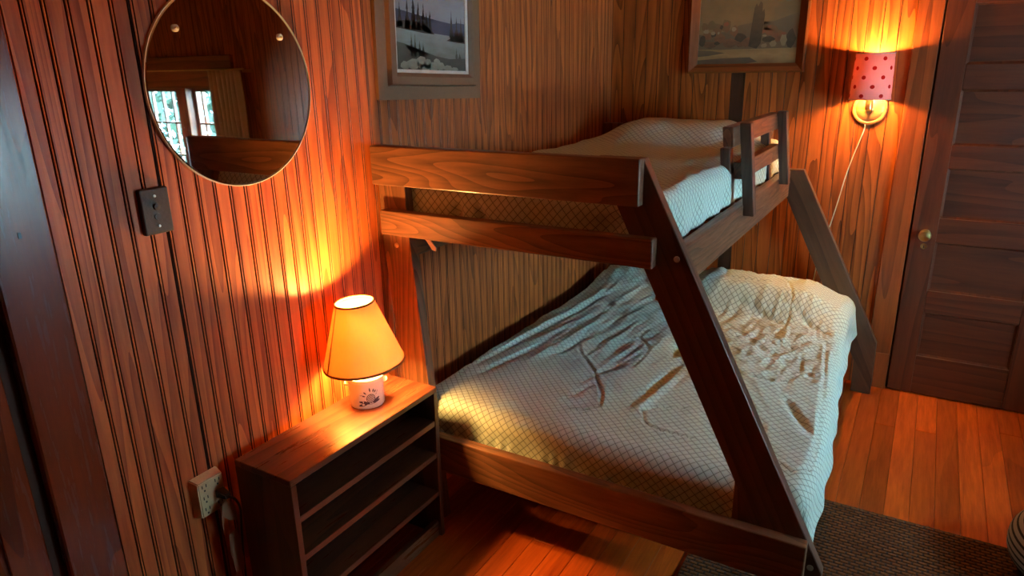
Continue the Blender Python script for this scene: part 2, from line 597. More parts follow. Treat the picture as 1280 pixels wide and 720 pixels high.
# back wall slab with window hole (X 3.32..4.50)
BWX0, BWX1 = 3.32, 4.52
bm = bmesh.new()
bm_box(bm, -0.15, BWX0, BT, 0.14, -0.12, CEIL)
bm_box(bm, BWX1, RX + 0.15, BT, 0.14, -0.12, CEIL)
bm_box(bm, BWX0, BWX1, BT, 0.14, -0.12, WZ0)
bm_box(bm, BWX0, BWX1, BT, 0.14, WZ1, CEIL)
wb = struct(from_bm('wall_back', bm, M['backing']), 'brown beadboard wall at the head of the bed')
bm = bmesh.new()
bm_box(bm, RXA, RXA + 0.14, RY0, RWY0, -0.12, CEIL)
bm_box(bm, RXA, RXA + 0.14, RWY1, JOG, -0.12, CEIL)
bm_box(bm, RXA, RXA + 0.14, RWY0, RWY1, -0.12, WZ0R)
bm_box(bm, RXA, RXA + 0.14, RWY0, RWY1, WZ1R, CEIL)
bm_box(bm, RXA + 0.14, RX, JOG - 0.12, JOG, -0.12, CEIL)
bm_box(bm, RX, RX + 0.14, JOG - 0.12, 0.0, -0.12, CEIL)
wr = struct(from_bm('wall_right', bm, M['wall_brown']), 'brown wall stepped in to bring the added daylight window near the bed')

# beadboard profile across the width (u, depth)
P1 = [(0.0, 0.0075), (0.0012, 0.0115), (0.0022, 0.0120), (0.0362, 0.0120), (0.0372, 0.0115), (0.0384, 0.0076),
      (0.0398, 0.0112), (0.0420, 0.0119), (0.0442, 0.0112), (0.0458, 0.0076), (0.0472, 0.0076)]


def board_mesh(name, width, z0, z1, wide_gap=False, vjoint=False):
    k = width / BW
    prof = []
    for s in (0, 0.0472):
        prof += [((u + s) * k, d) for u, d in P1]
    prof = [p for i, p in enumerate(prof) if i == 0 or p != prof[i - 1]]
    if vjoint:
        prof = [(u * width / VW, d) for u, d in P2]
    g = 0.0060 if wide_gap else 0.0004
    prof = [(min(max(u, g), width - 0.0004), d) for u, d in prof]
    pts = [(prof[0][0], 0.0)] + prof + [(prof[-1][0], 0.0)]
    bm = bmesh.new()
    bm_prism(bm, pts, 'Z', z0, z1)     # local X = width, local Y = depth, Z up
    bmesh.ops.recalc_face_normals(bm, faces=bm.faces)
    for f in bm.faces:                 # faces down in the grooves take the darker material
        if abs(f.normal.z) < 0.5 and f.calc_center_median().y < 0.0112:
            f.material_index = 1
    me = bpy.data.meshes.new(name)
    bm.to_mesh(me)
    bm.free()
    return me


P2 = [(0.0, 0.0070), (0.0016, 0.0116), (0.0030, 0.0120), (0.0630, 0.0120), (0.0644, 0.0116), (0.0660, 0.0070)]
VW = 0.0660      # plain V-jointed board of the back wall


_bm_cache = {}


def put_board(parent, face, u, width, z0, z1, mat, gap=False):
    """face 'L': on wall X=-BT facing +X, u is Y.  face 'B': on wall Y=BT facing -Y, u is X."""
    key = (round(width, 4), z0, z1, gap, mat.name, face)
    me = _bm_cache.get(key)
    if me is None:
        me = board_mesh('board', width, z0, z1, gap, face == 'B')
        me.materials.append(mat)
        me.materials.append(M['groove'])
        _bm_cache[key] = me
    o = bpy.data.objects.new('board', me)
    COL.objects.link(o)
    o.parent = parent
    if face == 'L':
        o.location = (-BT, u + width, 0)
        o.rotation_euler = (0, 0, -PI / 2)      # local X -> -Y, local Y -> +X
    else:
        o.location = (u + width, BT, 0)
        o.rotation_euler = (0, 0, PI)           # local X -> -X, local Y -> -Y
    return o


yb = -2.75
while yb - BW > -3.02:
    yb -= BW
put_board(wl, 'L', -3.02, yb + 3.02, 0, CEIL, M['wall_red'])
while yb < -0.002:
    wd_ = min(BW, -0.0005 - yb)
    put_board(wl, 'L', yb, wd_, 0, CEIL, M['wall_red'] if yb < -2.03 else M['wall_brown'], gap=abs(yb + BW + 2.75) < 0.01)
    yb += BW
xb = 0.0005
while xb < 1.4495:
    wd_ = min(VW, 1.4495 - xb)
    put_board(wb, 'B', xb, wd_, 0, CEIL, M['wall_dark'] if 0.68 < xb + wd_ / 2 < 0.745 else M['wall_pine'])  # one board darker than its neighbours
    xb += VW
xb = 2.262
while xb < RX - 0.005:
    wd_ = min(VW, RX - 0.001 - xb)
    if xb + wd_ < BWX0 - 0.09 or xb > BWX1 + 0.02:
        put_board(wb, 'B', xb, wd_, 0, CEIL, M['wall_pine'])
    else:
        put_board(wb, 'B', xb, wd_, 0, 0.52, M['wall_pine'])
        put_board(wb, 'B', xb, wd_, 1.735, CEIL, M['wall_pine'])
    xb += VW

# floor boards, running along Y
fx = -0.01
cols = 0
fm_cache = {}
rng = random.Random(3)
FW = 0.0815
while fx < RX:
    y = RY0 + rng.uniform(-1.0, 0)
    while y < 0.0:
        ln = rng.choice((1.1, 1.5, 1.9, 2.4))
        y0, y1 = max(y, RY0), min(y + ln, 0.010)
        if y1 - y0 > 0.02:
            key = round(y1 - y0, 3)
            me = fm_cache.get(key)
            if me is None:
                bm = bmesh.new()
                bm_box(bm, 0.0006, FW - 0.0006, 0.0006, y1 - y0 - 0.0006, -0.018, 0.0, 0.0012)
                bmesh.ops.recalc_face_normals(bm, faces=bm.faces)
                me = bpy.data.meshes.new('floor_plank')
                bm.to_mesh(me)
                bm.free()
                me.materials.append(M['floor'])
                fm_cache[key] = me
            o = bpy.data.objects.new('floor_plank', me)
            COL.objects.link(o)
            o.parent = flr
            o.location = (fx, y0, 0)
        y += ln
    fx += FW

# ---------------------------------------------------------------- door on the back wall
DX0, DX1, DH = 1.560, 2.150, 1.935
d1 = struct(box('door_1', DX0, DX1, -0.004, 0.011, 0.006, DH, M['door']), 'dark red-brown panelled door right of the wall lamp')
# recessed panels: stiles and rails stand proud of the slab
for x0, x1 in ((DX0, 1.664), (2.044, DX1)):
    box('stile', x0, x1, -0.022, -0.0035, 0.006, DH, M['door'], d1, 0.002)
zr = [0.006, 0.205, 0.431, 0.542, 0.779, 0.895, 1.125, 1.229, 1.469, 1.577, 1.823, DH]
for i in range(0, 12, 2):
    box('rail', 1.6645, 2.0435, -0.022, -0.0035, zr[i], zr[i + 1], M['door_x'], d1, 0.002)
for i in range(1, 11, 2):
    z0, z1 = zr[i], zr[i + 1]
    bm = bmesh.new()
    a = 0.009
    xs = (1.665, 2.043)
    bm_prism(bm, [(-0.0035, z0), (-0.014, z0), (-0.0052, z0 + a), (-0.0035, z0 + a)], 'X', *xs)
    bm_prism(bm, [(-0.0035, z1), (-0.014, z1), (-0.0052, z1 - a), (-0.0035, z1 - a)], 'X', *xs)
    bm_prism(bm, [(xs[0], -0.0035), (xs[0], -0.014), (xs[0] + a, -0.0052), (xs[0] + a, -0.0035)], 'Z', z0, z1)
    bm_prism(bm, [(xs[1], -0.0035), (xs[1], -0.014), (xs[1] - a, -0.0052), (xs[1] - a, -0.0035)], 'Z', z0, z1)
    from_bm('panel_moulding', bm, M['door'], d1)
    box('panel', xs[0] + a, xs[1] - a, -0.0055, -0.0038, z0 + a, z1 - a, M['door_x'], d1)
kn = lathe('knob', [(0.0, 0.0), (0.024, 0.0), (0.024, 0.004), (0.011, 0.008), (0.010, 0.022), (0.022, 0.030), (0.027, 0.041), (0.023, 0.051), (0.010, 0.056), (0.0, 0.0565)],
           M['brass'], d1, 24, Matrix.Translation((1.617, -0.0215, 0.815)) @ Matrix.Rotation(PI / 2, 4, 'X'), False, False)
kn['label'] = 'round brass knob'
ke = lathe('keyhole_plate', [(0.0, 0.0), (0.014, 0.0), (0.013, 0.004), (0.0, 0.005)], M['brass'], d1, 20,
           Matrix.Translation((1.620, -0.0215, 0.757)) @ Matrix.Rotation(PI / 2, 4, 'X'), False, False)
box('keyhole', 1.618, 1.622, -0.0285, -0.026, 0.749, 0.763, M['black'], ke)
# casing (trim_1)
t1 = struct(box('trim_1', 1.450, 1.552, -0.020, 0.012, 0.0, 1.955, M['trim_brown'], None, 0.003), 'brown door casing beside the wall lamp')
box('casing', 2.158, 2.260, -0.020, 0.012, 0.0, 1.955, M['trim_brown'], t1, 0.003)
box('head_casing', 1.440, 2.270, -0.024, 0.012, 1.9555, 2.06, M['trim_x'], t1, 0.003)
box('plinth_block', 1.452, 1.550, -0.028, -0.0205, 0.0, 0.19, M['trim_brown'], t1, 0.002)

# ---------------------------------------------------------------- door on the left wall (far left edge of the view)
t2 = struct(box('trim_2', -0.012, 0.020, -3.140, -3.021, 0.0, 1.98, M['trim_red'], None, 0.004), 'glossy dark red door casing at the far left')
box('casing', -0.012, 0.020, -4.02, -3.90, 0.0, 1.98, M['trim_red'], t2, 0.004)
box('head_casing', -0.012, 0.022, -4.03, -3.01, 1.981, 2.10, M['trim_red'], t2, 0.004)
box('nail', 0.0195, 0.0215, -3.085, -3.079, 1.290, 1.302, M['black'], t2)
d2 = struct(box('door_2', -0.0115, 0.002, -3.890, -3.172, 0.006, 1.972, M['trim_red']), 'dark red door at the far left edge')
for y0, y1 in ((-3.890, -3.79), (-3.247, -3.172)):
    box('stile', 0.0025, 0.012, y0, y1, 0.006, 1.972, M['trim_red'], d2, 0.002)
for z0, z1 in ((0.006, 0.22), (0.80, 0.92), (1.86, 1.972)):
    box('rail', 0.0025, 0.012, -3.789, -3.248, z0, z1, M['trim_red'], d2, 0.002)
for z0, z1 in ((0.23, 0.79), (0.93, 1.85)):
    box('panel', 0.0022, 0.006, -3.77, -3.262, z0, z1, M['trim_red'], d2, 0.0015)


# ---------------------------------------------------------------- windows
def window(name, label, wall, u0, u1, posts, muntins, hbars, WZ1=WZ1, WZ0=WZ0):
    """wall 'B': opening in Y=0..0.14 along X.  wall 'R': opening in X=RX along Y."""
    def bx(nm, a0, a1, d0, d1, z0, z1, m, par, bev=0.002):
        if wall == 'B':
            return box(nm, a0, a1, d0, d1, z0, z1, m, par, bev)
        return box(nm, RXA + d0, RXA + d1, a0, a1, z0, z1, m, par, bev)
    mv = M['trim_brown']
    mh = M['trim_x']
    win = struct(bx(name, u0 - 0.11, u1 + 0.11, -0.050, 0.13, WZ0 - 0.035, WZ0 - 0.001, mh, None), label)   # the stool carries the rest
    bx('apron', u0 - 0.09, u1 + 0.09, -0.018, 0.012 if wall == 'B' else -0.001, WZ0 - 0.10, WZ0 - 0.036, mh, win)
    bx('casing', u0 - 0.09, u0, -0.020, 0.012 if wall == 'B' else -0.001, WZ0, WZ1, mv, win)
    bx('casing', u1, u1 + 0.09, -0.020, 0.012 if wall == 'B' else -0.001, WZ0, WZ1, mv, win)
    bx('head_casing', u0 - 0.11, u1 + 0.11, -0.022, 0.012 if wall == 'B' else -0.001, WZ1, WZ1 + 0.115, mh, win)
    bx('header_board', u0 - 0.16, u1 + 0.16, -0.030, 0.012 if wall == 'B' else -0.001, WZ1 + 0.1155, WZ1 + 0.245, mh, win)
    bounds = [u0] + [p for pp in posts for p in pp] + [u1]
    for p0, p1 in posts:
        bx('mullion', p0, p1, -0.022, 0.12, WZ0, WZ1, mv, win)
    for k in range(0, len(bounds), 2):
        a, b = bounds[k], bounds[k + 1]
        sh = bx('sash', a, a + 0.03, 0.05, 0.085, WZ0, WZ1, mv, win)
        bx('stile', b - 0.03, b, 0.05, 0.085, WZ0, WZ1, mv, sh)
        bx('rail', a + 0.03, b - 0.03, 0.05, 0.085, WZ1 - 0.03, WZ1, mh, sh)
        bx('rail', a + 0.03, b - 0.03, 0.05, 0.085, WZ0, WZ0 + 0.04, mh, sh)
        ms = [m for m in muntins if a + 0.03 < m < b - 0.03]
        for m in ms:
            bx('muntin', m - 0.007, m + 0.007, 0.055, 0.08, WZ0 + 0.04, WZ1 - 0.03, mv, sh, 0)
        xs = [a + 0.03] + [x for m in ms for x in (m - 0.007, m + 0.007)] + [b - 0.03]
        for h in hbars:
            for q in range(0, len(xs), 2):
                bx('muntin', xs[q], xs[q + 1], 0.057, 0.078, h - 0.007, h + 0.007, mh, sh, 0)
        zs = [WZ0 + 0.04] + [z for h in hbars for z in (h - 0.007, h + 0.007)] + [WZ1 - 0.03]
        for q in range(0, len(xs), 2):
            for z in range(0, len(zs), 2):
                bx('pane', xs[q], xs[q + 1], 0.066, 0.069, zs[z], zs[z + 1], M['glass'], sh, 0)
    return win


window('window_1', 'wooden casement window with small panes, seen in the round mirror', 'B', BWX0, BWX1,
       [(3.775, 3.905)], [3.505, 3.675, 4.08, 4.215, 4.36], [0.92, 1.195])
window('unseen_window', 'unseen wide window added in the right wall to light the bed', 'R', RWY0, RWY1,
       [(-1.54, -1.46)], [-1.82, -1.18], [1.14], WZ1R, WZ0R)

# curtain and rod at window_1
t = thing('curtain', 'cream curtain gathered at the side of the window, seen in the mirror', 'curtain', (3.19, -0.075, 0.5))
bm = bmesh.new()
nu, nz_ = 60, 24
vv = []
for j in range(nz_ + 1):
    z = 0.02 + 1.10 * j / nz_
    row = []
    for i in range(nu + 1):
        u = i / nu
        row.append(bm.verts.new(((u - 0.5) * 0.36, 0.022 * math.sin(u * 2 * PI * 7 + 0.5 * math.sin(z * 3)) + 0.004 * math.sin(z * 9 + u * 11), z)))
    vv.append(row)
for j in range(nz_):
    for i in range(nu):
        bm.faces.new((vv[j][i], vv[j][i + 1], vv[j + 1][i + 1], vv[j + 1][i]))
o = from_bm('cloth', bm, M['curtain'], t, True)
sm = o.modifiers.new('thick', 'SOLIDIFY')
sm.thickness = 0.003
rod = lathe('curtain_rod', [(0.006, 0), (0.006, 1.62)], M['brass'], None, 12, Matrix.Translation((2.96, -0.075, 1.625)) @ Matrix.Rotation(PI / 2, 4, 'Y'))
tag(rod, 'thin brass curtain rod above the window in the mirror', 'curtain rod')
for x in (2.975, 4.57):
    box('bracket', x - 0.006, x + 0.006, -0.075, -0.0 if x < 3.1 else -0.022, 1.60, 1.622, M['brass'], rod)

# trees and lawn beyond the window (seen only in the mirror)
lawn = box('lawn', -6, 18, 0.3, 22, -0.62, -0.60, M['grass'])
tag(lawn, 'green lawn outside the cabin window', 'lawn', kind='structure')


def tree(x, y, h, r, seed, label):
    tr = thing('tree', label, 'tree', (x, y, -0.6), group=None)
    lathe('trunk', [(0.14, 0), (0.10, h * 0.4), (0.04, h * 0.9)], M['bark'], tr, 10)
    rg = random.Random(seed)
    bm = bmesh.new()
    for _ in range(5200):
        a, e = rg.uniform(0, 2 * PI), rg.uniform(-1, 1)
        q = rg.random() ** 0.4
        c = Vector((r * q * math.sqrt(1 - e * e) * math.cos(a), r * q * math.sqrt(1 - e * e) * math.sin(a), h * 0.52 + h * 0.48 * q * e))
        d1_ = Vector((rg.uniform(-1, 1), rg.uniform(-1, 1), rg.uniform(-1, 1))).normalized()
        d2_ = d1_.cross(Vector((rg.uniform(-1, 1), rg.uniform(-1, 1), rg.uniform(-1, 1)))).normalized()
        s = rg.uniform(0.08, 0.17)
        vs_ = [bm.verts.new(c + p) for p in (d1_ * s, d2_ * s * 0.55, -d1_ * s, -d2_ * s * 0.55)]
        bm.faces.new(vs_)
    o = from_bm('foliage', bm, M['leaf'], tr)
    o['kind'] = 'stuff'


tree(3.6, 4.2, 4.2, 1.7, 1, 'leafy tree beyond the window, near the middle of the mirror view')
tree(8.0, 5.4, 4.6, 1.9, 2, 'leafy tree beyond the window, towards the mirror rim')
tree(13.0, 6.4, 5.0, 2.2, 4, 'leafy tree beyond the window, farthest from the curtain')

# ================================================================== BUNK BED
FY = -2.03
bed = thing('bunk_bed', 'dark stained wooden bunk bed with slanted legs, wide lower bunk and narrow upper bunk', 'bunk bed', (0.75, -1.05, 0))
bed_inv = Matrix.Translation((-0.75, 1.05, 0))


def bpart(o):
    """parts are modelled in room coordinates; keep them there under the bed's empty"""
    o.parent = bed
    o.matrix_parent_inverse = bed_inv
    return o


def bolt(x, y, z, axis, par_inv=True):
    rot = Matrix.Rotation(PI / 2, 4, 'X') if axis == 'Y' else Matrix.Rotation(PI / 2, 4, 'Y')
    o = lathe('bolt', [(0.0, 0), (0.0085, 0), (0.0085, 0.003), (0.005, 0.0055), (0, 0.006)], M['chrome'], None, 14, Matrix.Translation((x, y, z)) @ rot, False, False)
    return bpart(o)


BV = 0.004
# foot end boards (outer, facing the viewer)
bpart(box('end_rail', 0.020, 0.941, FY, -1.992, 1.243, 1.369, M['bed_x'], None, BV, 2))
bpart(box('end_rail', 0.043, 0.985, FY, -1.992, 1.078, 1.160, M['bed_x'], None, BV, 2))
bpart(box('end_rail', 0.110, 1.446, FY, -1.992, 0.229, 0.367, M['bed_x'], None, BV, 2))
# head end boards
bpart(box('end_rail', 0.020, 0.900, -0.088, -0.050, 1.190, 1.290, M['bed_x'], None, BV, 2))
bpart(box('end_rail', 0.043, 0.985, -0.088, -0.050, 1.020, 1.110, M['bed_x'], None, BV, 2))
bpart(box('end_rail', 0.110, 1.40, -0.088, -0.050, 0.229, 0.367, M['bed_x'], None, BV, 2))


def leg_poly(ztop):
    xr = lambda z: 0.935 + 0.505 * (1.369 - z)
    xl = lambda z: xr(z) - 0.138
    return [(xr(ztop), ztop), (xr(0.272), 0.272), (xr(0.272) + 0.004, 0.0), (1.402, 0.0), (1.402, 0.168), (xl(ztop), ztop)]


bpart(prism('leg', [(x, max(z, 0.0112)) for x, z in leg_poly(1.366)], 'Y', -1.9915, -1.9535, M['bed_s'], None, 0.003))
bpart(prism('leg', leg_poly(1.10), 'Y', -0.130, -0.0885, M['bed_s'], None, 0.003))
bpart(prism('corner_block', [(1.240, 0.24), (1.240, 0.515), (1.285, 0.425), (1.36, 0.24)], 'Y', -1.9905, -1.958, M['bed_z'], None, 0.002))
pp = [(0.012, 1.366), (0.118, 1.366), (0.130, 1.06), (0.172, 0.57), (0.215, 0.0), (0.105, 0.0), (0.058, 0.57), (0.016, 1.06)]
bpart(prism('post', pp, 'Y', -1.9915, -1.9535, M['bed_z'], None, 0.003))
bpart(prism('post', [(x, min(z, 1.30)) for x, z in pp], 'Y', -0.130, -0.0885, M['bed_z'], None, 0.003))
# side rails
bpart(box('side_rail', 0.972, 1.010, -1.953, -0.052, 0.966, 1.094, M['bed_y'], None, BV, 2))
bpart(box('side_rail', 0.022, 0.058, -1.953, -0.131, 0.966, 1.094, M['bed_y'], None, BV, 2))
bpart(box('side_rail', 1.318, 1.355, -1.953, -0.131, 0.229, 0.367, M['bed_y'], None, BV, 2))
bpart(box('side_rail', 0.064, 0.100, -1.953, -0.131, 0.229, 0.367, M['bed_y'], None, BV, 2))
# bunk boards under the mattresses
for z, x0, x1 in ((1.056, 0.060, 0.970), (0.232, 0.102, 1.316)):
    for k in range(9):
        y = -1.90 + k * 0.212
        bpart(box('bunk_slat', x0, x1, y, y + 0.09, z, z + 0.018, M['bed_x']))

# guard rail of the upper bunk: outer posts bolted to the side rail, inner posts, two boards; leans inward
LEAN = 0.036


def lean_box(nm, x0, x1, y0, y1, z0, z1, mat):
    bm = bmesh.new()
    bm_box(bm, x0, x1, y0, y1, z0, z1, 0.003, 2)
    for v in bm.verts:
        v.co.x -= LEAN * max(0, (v.co.z - 1.06)) / 0.32
    return bpart(from_bm(nm, bm, mat))


for y0, y1 in ((-1.105, -1.058), (-0.410, -0.360)):
    zb = 1.052 if y0 < -1 else 1.068
    lean_box('guard_post', 1.0105, 1.050, y0, y1, zb, 1.392, M['bed_p'])
    lean_box('guard_post', 0.935, 0.9715, y0, y1, 1.00, 1.30, M['bed_p'])
lean_box('guard_board', 0.972, 1.010, -1.200, -0.360, 1.315, 1.385, M['bed_y'])
lean_box('guard_board', 0.972, 1.010, -1.062, -0.360, 1.182, 1.245, M['bed_y'])

bolt(1.041, -1.9918, 1.105, 'Y')
bolt(1.459, -1.9918, 0.283, 'Y')
bolt(0.075, -1.9918, 1.035, 'Y')
strap = prism('strap', [(0.190, 1.075), (0.205, 1.078), (0.238, 1.043), (0.236, 1.032), (0.222, 1.034)], 'Y', -1.990, -1.986, M['liner'], None)
bpart(strap)
strap['label'] = 'pale strap end hanging below the lower end rail'


# ---------------------------------------------------------------- mattresses and quilts
def mattress(name, label, x0, x1, y0, y1, z0, z1):
    o = box(name, x0, x1, y0, y1, z0, z1, M['mattress'], None, 0.035, 4)
    return tag(o, label, 'mattress')


mattress('mattress', 'narrow mattress on the upper bunk under the quilt', 0.064, 0.925, -1.93, -0.14, 1.0745, 1.205)
mattress('mattress', 'wide mattress on the lower bunk under the quilt', 0.106, 1.308, -1.93, -0.14, 0.2505, 0.430)


def sstep(a, b, x):
    t = min(1, max(0, (x - a) / (b - a)))
    return t * t * (3 - 2 * t)


def edge_path(a, flat, r, drop, out):
    """walk a metres past the start of the bend: returns (outward offset, drop)"""
    if a <= 0:
        return a, 0.0
    q = r * PI / 2
    if a < q:
        th = a / r
        return r * math.sin(th), r * (1 - math.cos(th))
    b = a - q
    return r + out * (b / max(drop, 1e-4)), r + b


def seg_dist(p, a, b):
    ax, ay = a
    bx_, by = b
    dx, dy = bx_ - ax, by - ay
    l2 = dx * dx + dy * dy
    t = max(0, min(1, ((p[0] - ax) * dx + (p[1] - ay) * dy) / l2))
    return math.hypot(p[0] - ax - t * dx, p[1] - ay - t * dy), t


def quilt(name, label, x0, xe, y0, ye, ztop, r, drop_r, drop_f, drop_w, drop_h, hfun, step, out_r=0.02):
    """x0 wall side, xe start of bend on the room side; y0 head (bend start), ye foot (bend start)"""
    qr = r * PI / 2
    A0, A1 = -(drop_w), (xe - x0) + qr + drop_r
    B0, B1 = -(drop_h), (y0 - ye) + qr + drop_f
    na, nb = int((A1 - A0) / step), int((B1 - B0) / step)
    verts, uvs = [], []
    for j in range(nb + 1):
        b = B0 + (B1 - B0) * j / nb
        for i in range(na + 1):
            a = A0 + (A1 - A0) * i / na
            # wall side
            if a < 0:
                x, dx_ = x0 - 0.25 * min(-a, 0.04), -a * 0.9
            elif a > xe - x0:
                ox, dx_ = edge_path(a - (xe - x0), 0, r, drop_r, out_r)
                x = xe + ox
            else:
                x, dx_ = x0 + a, 0.0
            if b < 0:
                y, dy_ = y0 + 0.3 * min(-b, 0.05), -b * 0.9
            elif b > y0 - ye:
                oy, dy_ = edge_path(b - (y0 - ye), 0, r, drop_f, 0.0)
                y = ye - oy
            else:
                y, dy_ = y0 - b, 0.0
            # both edges drop: keep the deeper one and round the corner inward
            d = max(dx_, dy_)
            if dx_ > 0 and dy_ > 0:
                mn = min(dx_, dy_)
                k = min(mn, r) * 0.35
                if a > 0:
                    x -= k
                if b > 0:
                    y += k
                else:
                    y -= k * 0.5
            z = ztop - d
            hx, hy, hz = hfun(x, y, z, d, a, b)
            verts.append((x + hx, y + hy, z + hz))
            uvs.append((a, b))
    faces = []
    W_ = na + 1
    for j in range(nb):
        for i in range(na):
            faces.append((j * W_ + i, j * W_ + i + 1, (j + 1) * W_ + i + 1, (j + 1) * W_ + i))
    me = bpy.data.meshes.new(name)
    me.from_pydata(verts, [], faces)
    ul = me.uv_layers.new(name='UVMap')
    for lp in me.loops:
        ul.data[lp.index].uv = uvs[lp.vertex_index]
    me.materials.append(M['quilt'])
    o = link(name, me, None, None, True)
    bm = bmesh.new()
    bm.from_mesh(me)
    bmesh.ops.recalc_face_normals(bm, faces=bm.faces)
    up = sum((f.normal.z for f in bm.faces))
    if up < 0:
        bmesh.ops.reverse_faces(bm, faces=bm.faces)
    bm.to_mesh(me)
    bm.free()
    md = o.modifiers.new('thickness', 'SOLIDIFY')
    md.thickness = 0.006
    md.offset = -1
    return tag(o, label, 'quilt')


# stitched seams (polylines) and soft folds (segments: a, b, half width, height) on the lower quilt, metres in the room
from_px = lambda u, v, z: None


def unproj(u, v, z):
    d = Vector(((u - 640) / F_PX, (v - 360) / F_PX, 1.0))
    w_ = Vector([RW[0][k] * d[0] + RW[1][k] * d[1] + RW[2][k] * d[2] for k in range(3)])
    t_ = (z - CAM.z) / w_.z
    return (CAM.x + w_.x * t_, CAM.y + w_.y * t_)


# folds and seams surveyed on the quilt's top plane (X, Y in metres)
FOLDS = [((595, 455), (745, 375), .016, -.014), ((600, 466), (700, 420), .013, -.011), ((615, 440), (760, 362), .022, .012),
         ((660, 450), (752, 398), .018, .010), ((800, 500), (850, 455), .020, -.016), ((790, 515), (842, 470), .028, .010),
         ((840, 445), (850, 430), .015, -.012), ((700, 440), (740, 415), .014, -.008), ((745, 465), (800, 430), .014, -.007),
         ((720, 480), (775, 452), .013, -.006), ((760, 440), (815, 410), .012, -.006), ((700, 500), (745, 478), .012, -.005),
         ((985, 500), (1015, 540), .018, -.014), ((955, 525), (945, 560), .014, -.012), ((1000, 400), (1050, 420), .020, -.012),
         ((930, 390), (990, 408), .022, -.012), ((905, 372), (960, 380), .018, -.010), ((1005, 460), (1035, 480), .016, -.008),
         ((915, 410), (960, 440), .015, -.009), ((940, 470), (975, 480), .014, -.009), ((905, 455), (930, 470), .014, -.010),
         ((975, 428), (1010, 440), .014, -.009)]
SEAMS = [[(575, 470), (590, 452), (640, 425), (700, 392), (750, 362)],
         [(735, 412), (722, 425), (726, 440), (742, 462), (752, 490), (750, 506), (735, 512), (715, 512)],
         [(655, 436), (690, 432), (720, 415), (722, 404)], [(800, 420), (812, 436), (800, 450), (770, 452)],
         [(860, 510), (820, 508), (803, 514), (806, 528), (826, 538), (868, 548)],
         [(965, 368), (985, 380), (993, 395), (985, 412), (965, 420)], [(1012, 450), (1008, 470), (990, 480), (965, 478)],
         [(1048, 430), (1042, 470), (1020, 560), (1012, 585), (990, 590), (975, 580)],
         [(900, 500), (930, 495), (945, 510), (935, 525), (910, 530)]]
ZT = 0.468
FOLDS = [(unproj(*a, ZT), unproj(*b, ZT), w_, h_) for a, b, w_, h_ in FOLDS]
SEAMS = [[unproj(*p, ZT) for p in s] for s in SEAMS]


def near_bbox(x, y, a, b, w_):
    return min(a[0], b[0]) - w_ < x < max(a[0], b[0]) + w_ and min(a[1], b[1]) - w_ < y < max(a[1], b[1]) + w_


def h_lower(x, y, z, d, a, b):
    top = 1 - sstep(0.0, 0.08, d)
    # pillow swell at the head on the room side, crumpled hump on the wall side
    px = sstep(0.48, 0.72, x) * (1 - sstep(1.18, 1.47, x) * 0.75)
    py = sstep(-0.60, -0.40, y)
    hz = 0.118 * px * py * (1 - 0.55 * sstep(-0.22, -0.08, y))
    hx = 0.012 * px * py * sstep(1.3, 1.45, x)
    q = math.exp(-((x - 0.22) / 0.17) ** 2 - ((y + 0.24) / 0.22) ** 2)
    hz += 0.062 * q
    rough_ = q + 0.40 * px * math.exp(-((y + 0.82) / 0.22) ** 2) + 0.18 + 0.35 * sstep(0.85, 1.0, x) * math.exp(-((y + 0.95) / 0.40) ** 2)
    v = Vector((x * 19, y * 13, 3.0))
    hz += top * rough_ * 0.013 * noise.noise(v) + top * rough_ * 0.010 * noise.ridged_multi_fractal(v * 1.7, 1.0, 2.0, 3, 1.0, 2.0) * 0.6
    hz += 0.010 * noise.noise(Vector((x * 3.1, y * 2.7, 4.0)))
    # drag wrinkles running up the bed
    hz += top * 0.0085 * (noise.noise(Vector(((x - 0.12 * y) * 27, y * 4.5, 11))) + 0.5 * noise.noise(Vector(((x - 0.2 * y) * 52, y * 9, 3)))) * sstep(-1.70, -1.15, y) * (1 - 0.6 * sstep(0.85, 1.1, x))
    for p, q_, w_, h_ in FOLDS:
        if near_bbox(x, y, p, q_, w_ * 3):
            dd, t_ = seg_dist((x, y), p, q_)
            tp = math.sin(PI * (0.12 + 0.76 * t_))
            hz += 1.0 * h_ * tp * math.exp(-(dd / w_) ** 2 * 1.3)
    for s in SEAMS:
        for k in range(len(s) - 1):
            if near_bbox(x, y, s[k], s[k + 1], 0.03):
                dd, t_ = seg_dist((x, y), s[k], s[k + 1])
                hz += -0.0042 * math.exp(-(dd / 0.0055) ** 2) + 0.0014 * math.exp(-((dd - 0.014) / 0.008) ** 2)
    hx -= 0.062 * sstep(1.0, 1.4, x) * sstep(-1.85, -0.30, y)
    # gathers on the hanging sides
    if d > 0.02:
        g = sstep(0.02, 0.12, d)
        if a > 1.2:
            hx += g * (0.004 * math.sin(y * 21 + 2 * noise.noise(Vector((y * 3, 0, 0)))) + 0.009 * noise.noise(Vector((y * 7, z * 6, 2))))
            hz += g * 0.012 * noise.noise(Vector((y * 5, 3, 3)))
        if b > 1.6:
            hy = g * (0.006 * math.sin(x * 95 + 5 * noise.noise(Vector((x * 9, 0, 5)))) * sstep(0.06, 0.14, d) + 0.006 * noise.noise(Vector((x * 6, z * 6, 9))))
            return hx, hy, hz
    return hx, 0.0, hz


quilt('quilt', 'sage lattice-print quilt with stitched seams rumpled over the wide lower bunk', 0.105, 1.375, -0.125, -1.90, 0.466, 0.062, 0.115, 0.075, 0.05, 0.10, h_lower, 0.0065, 0.015)


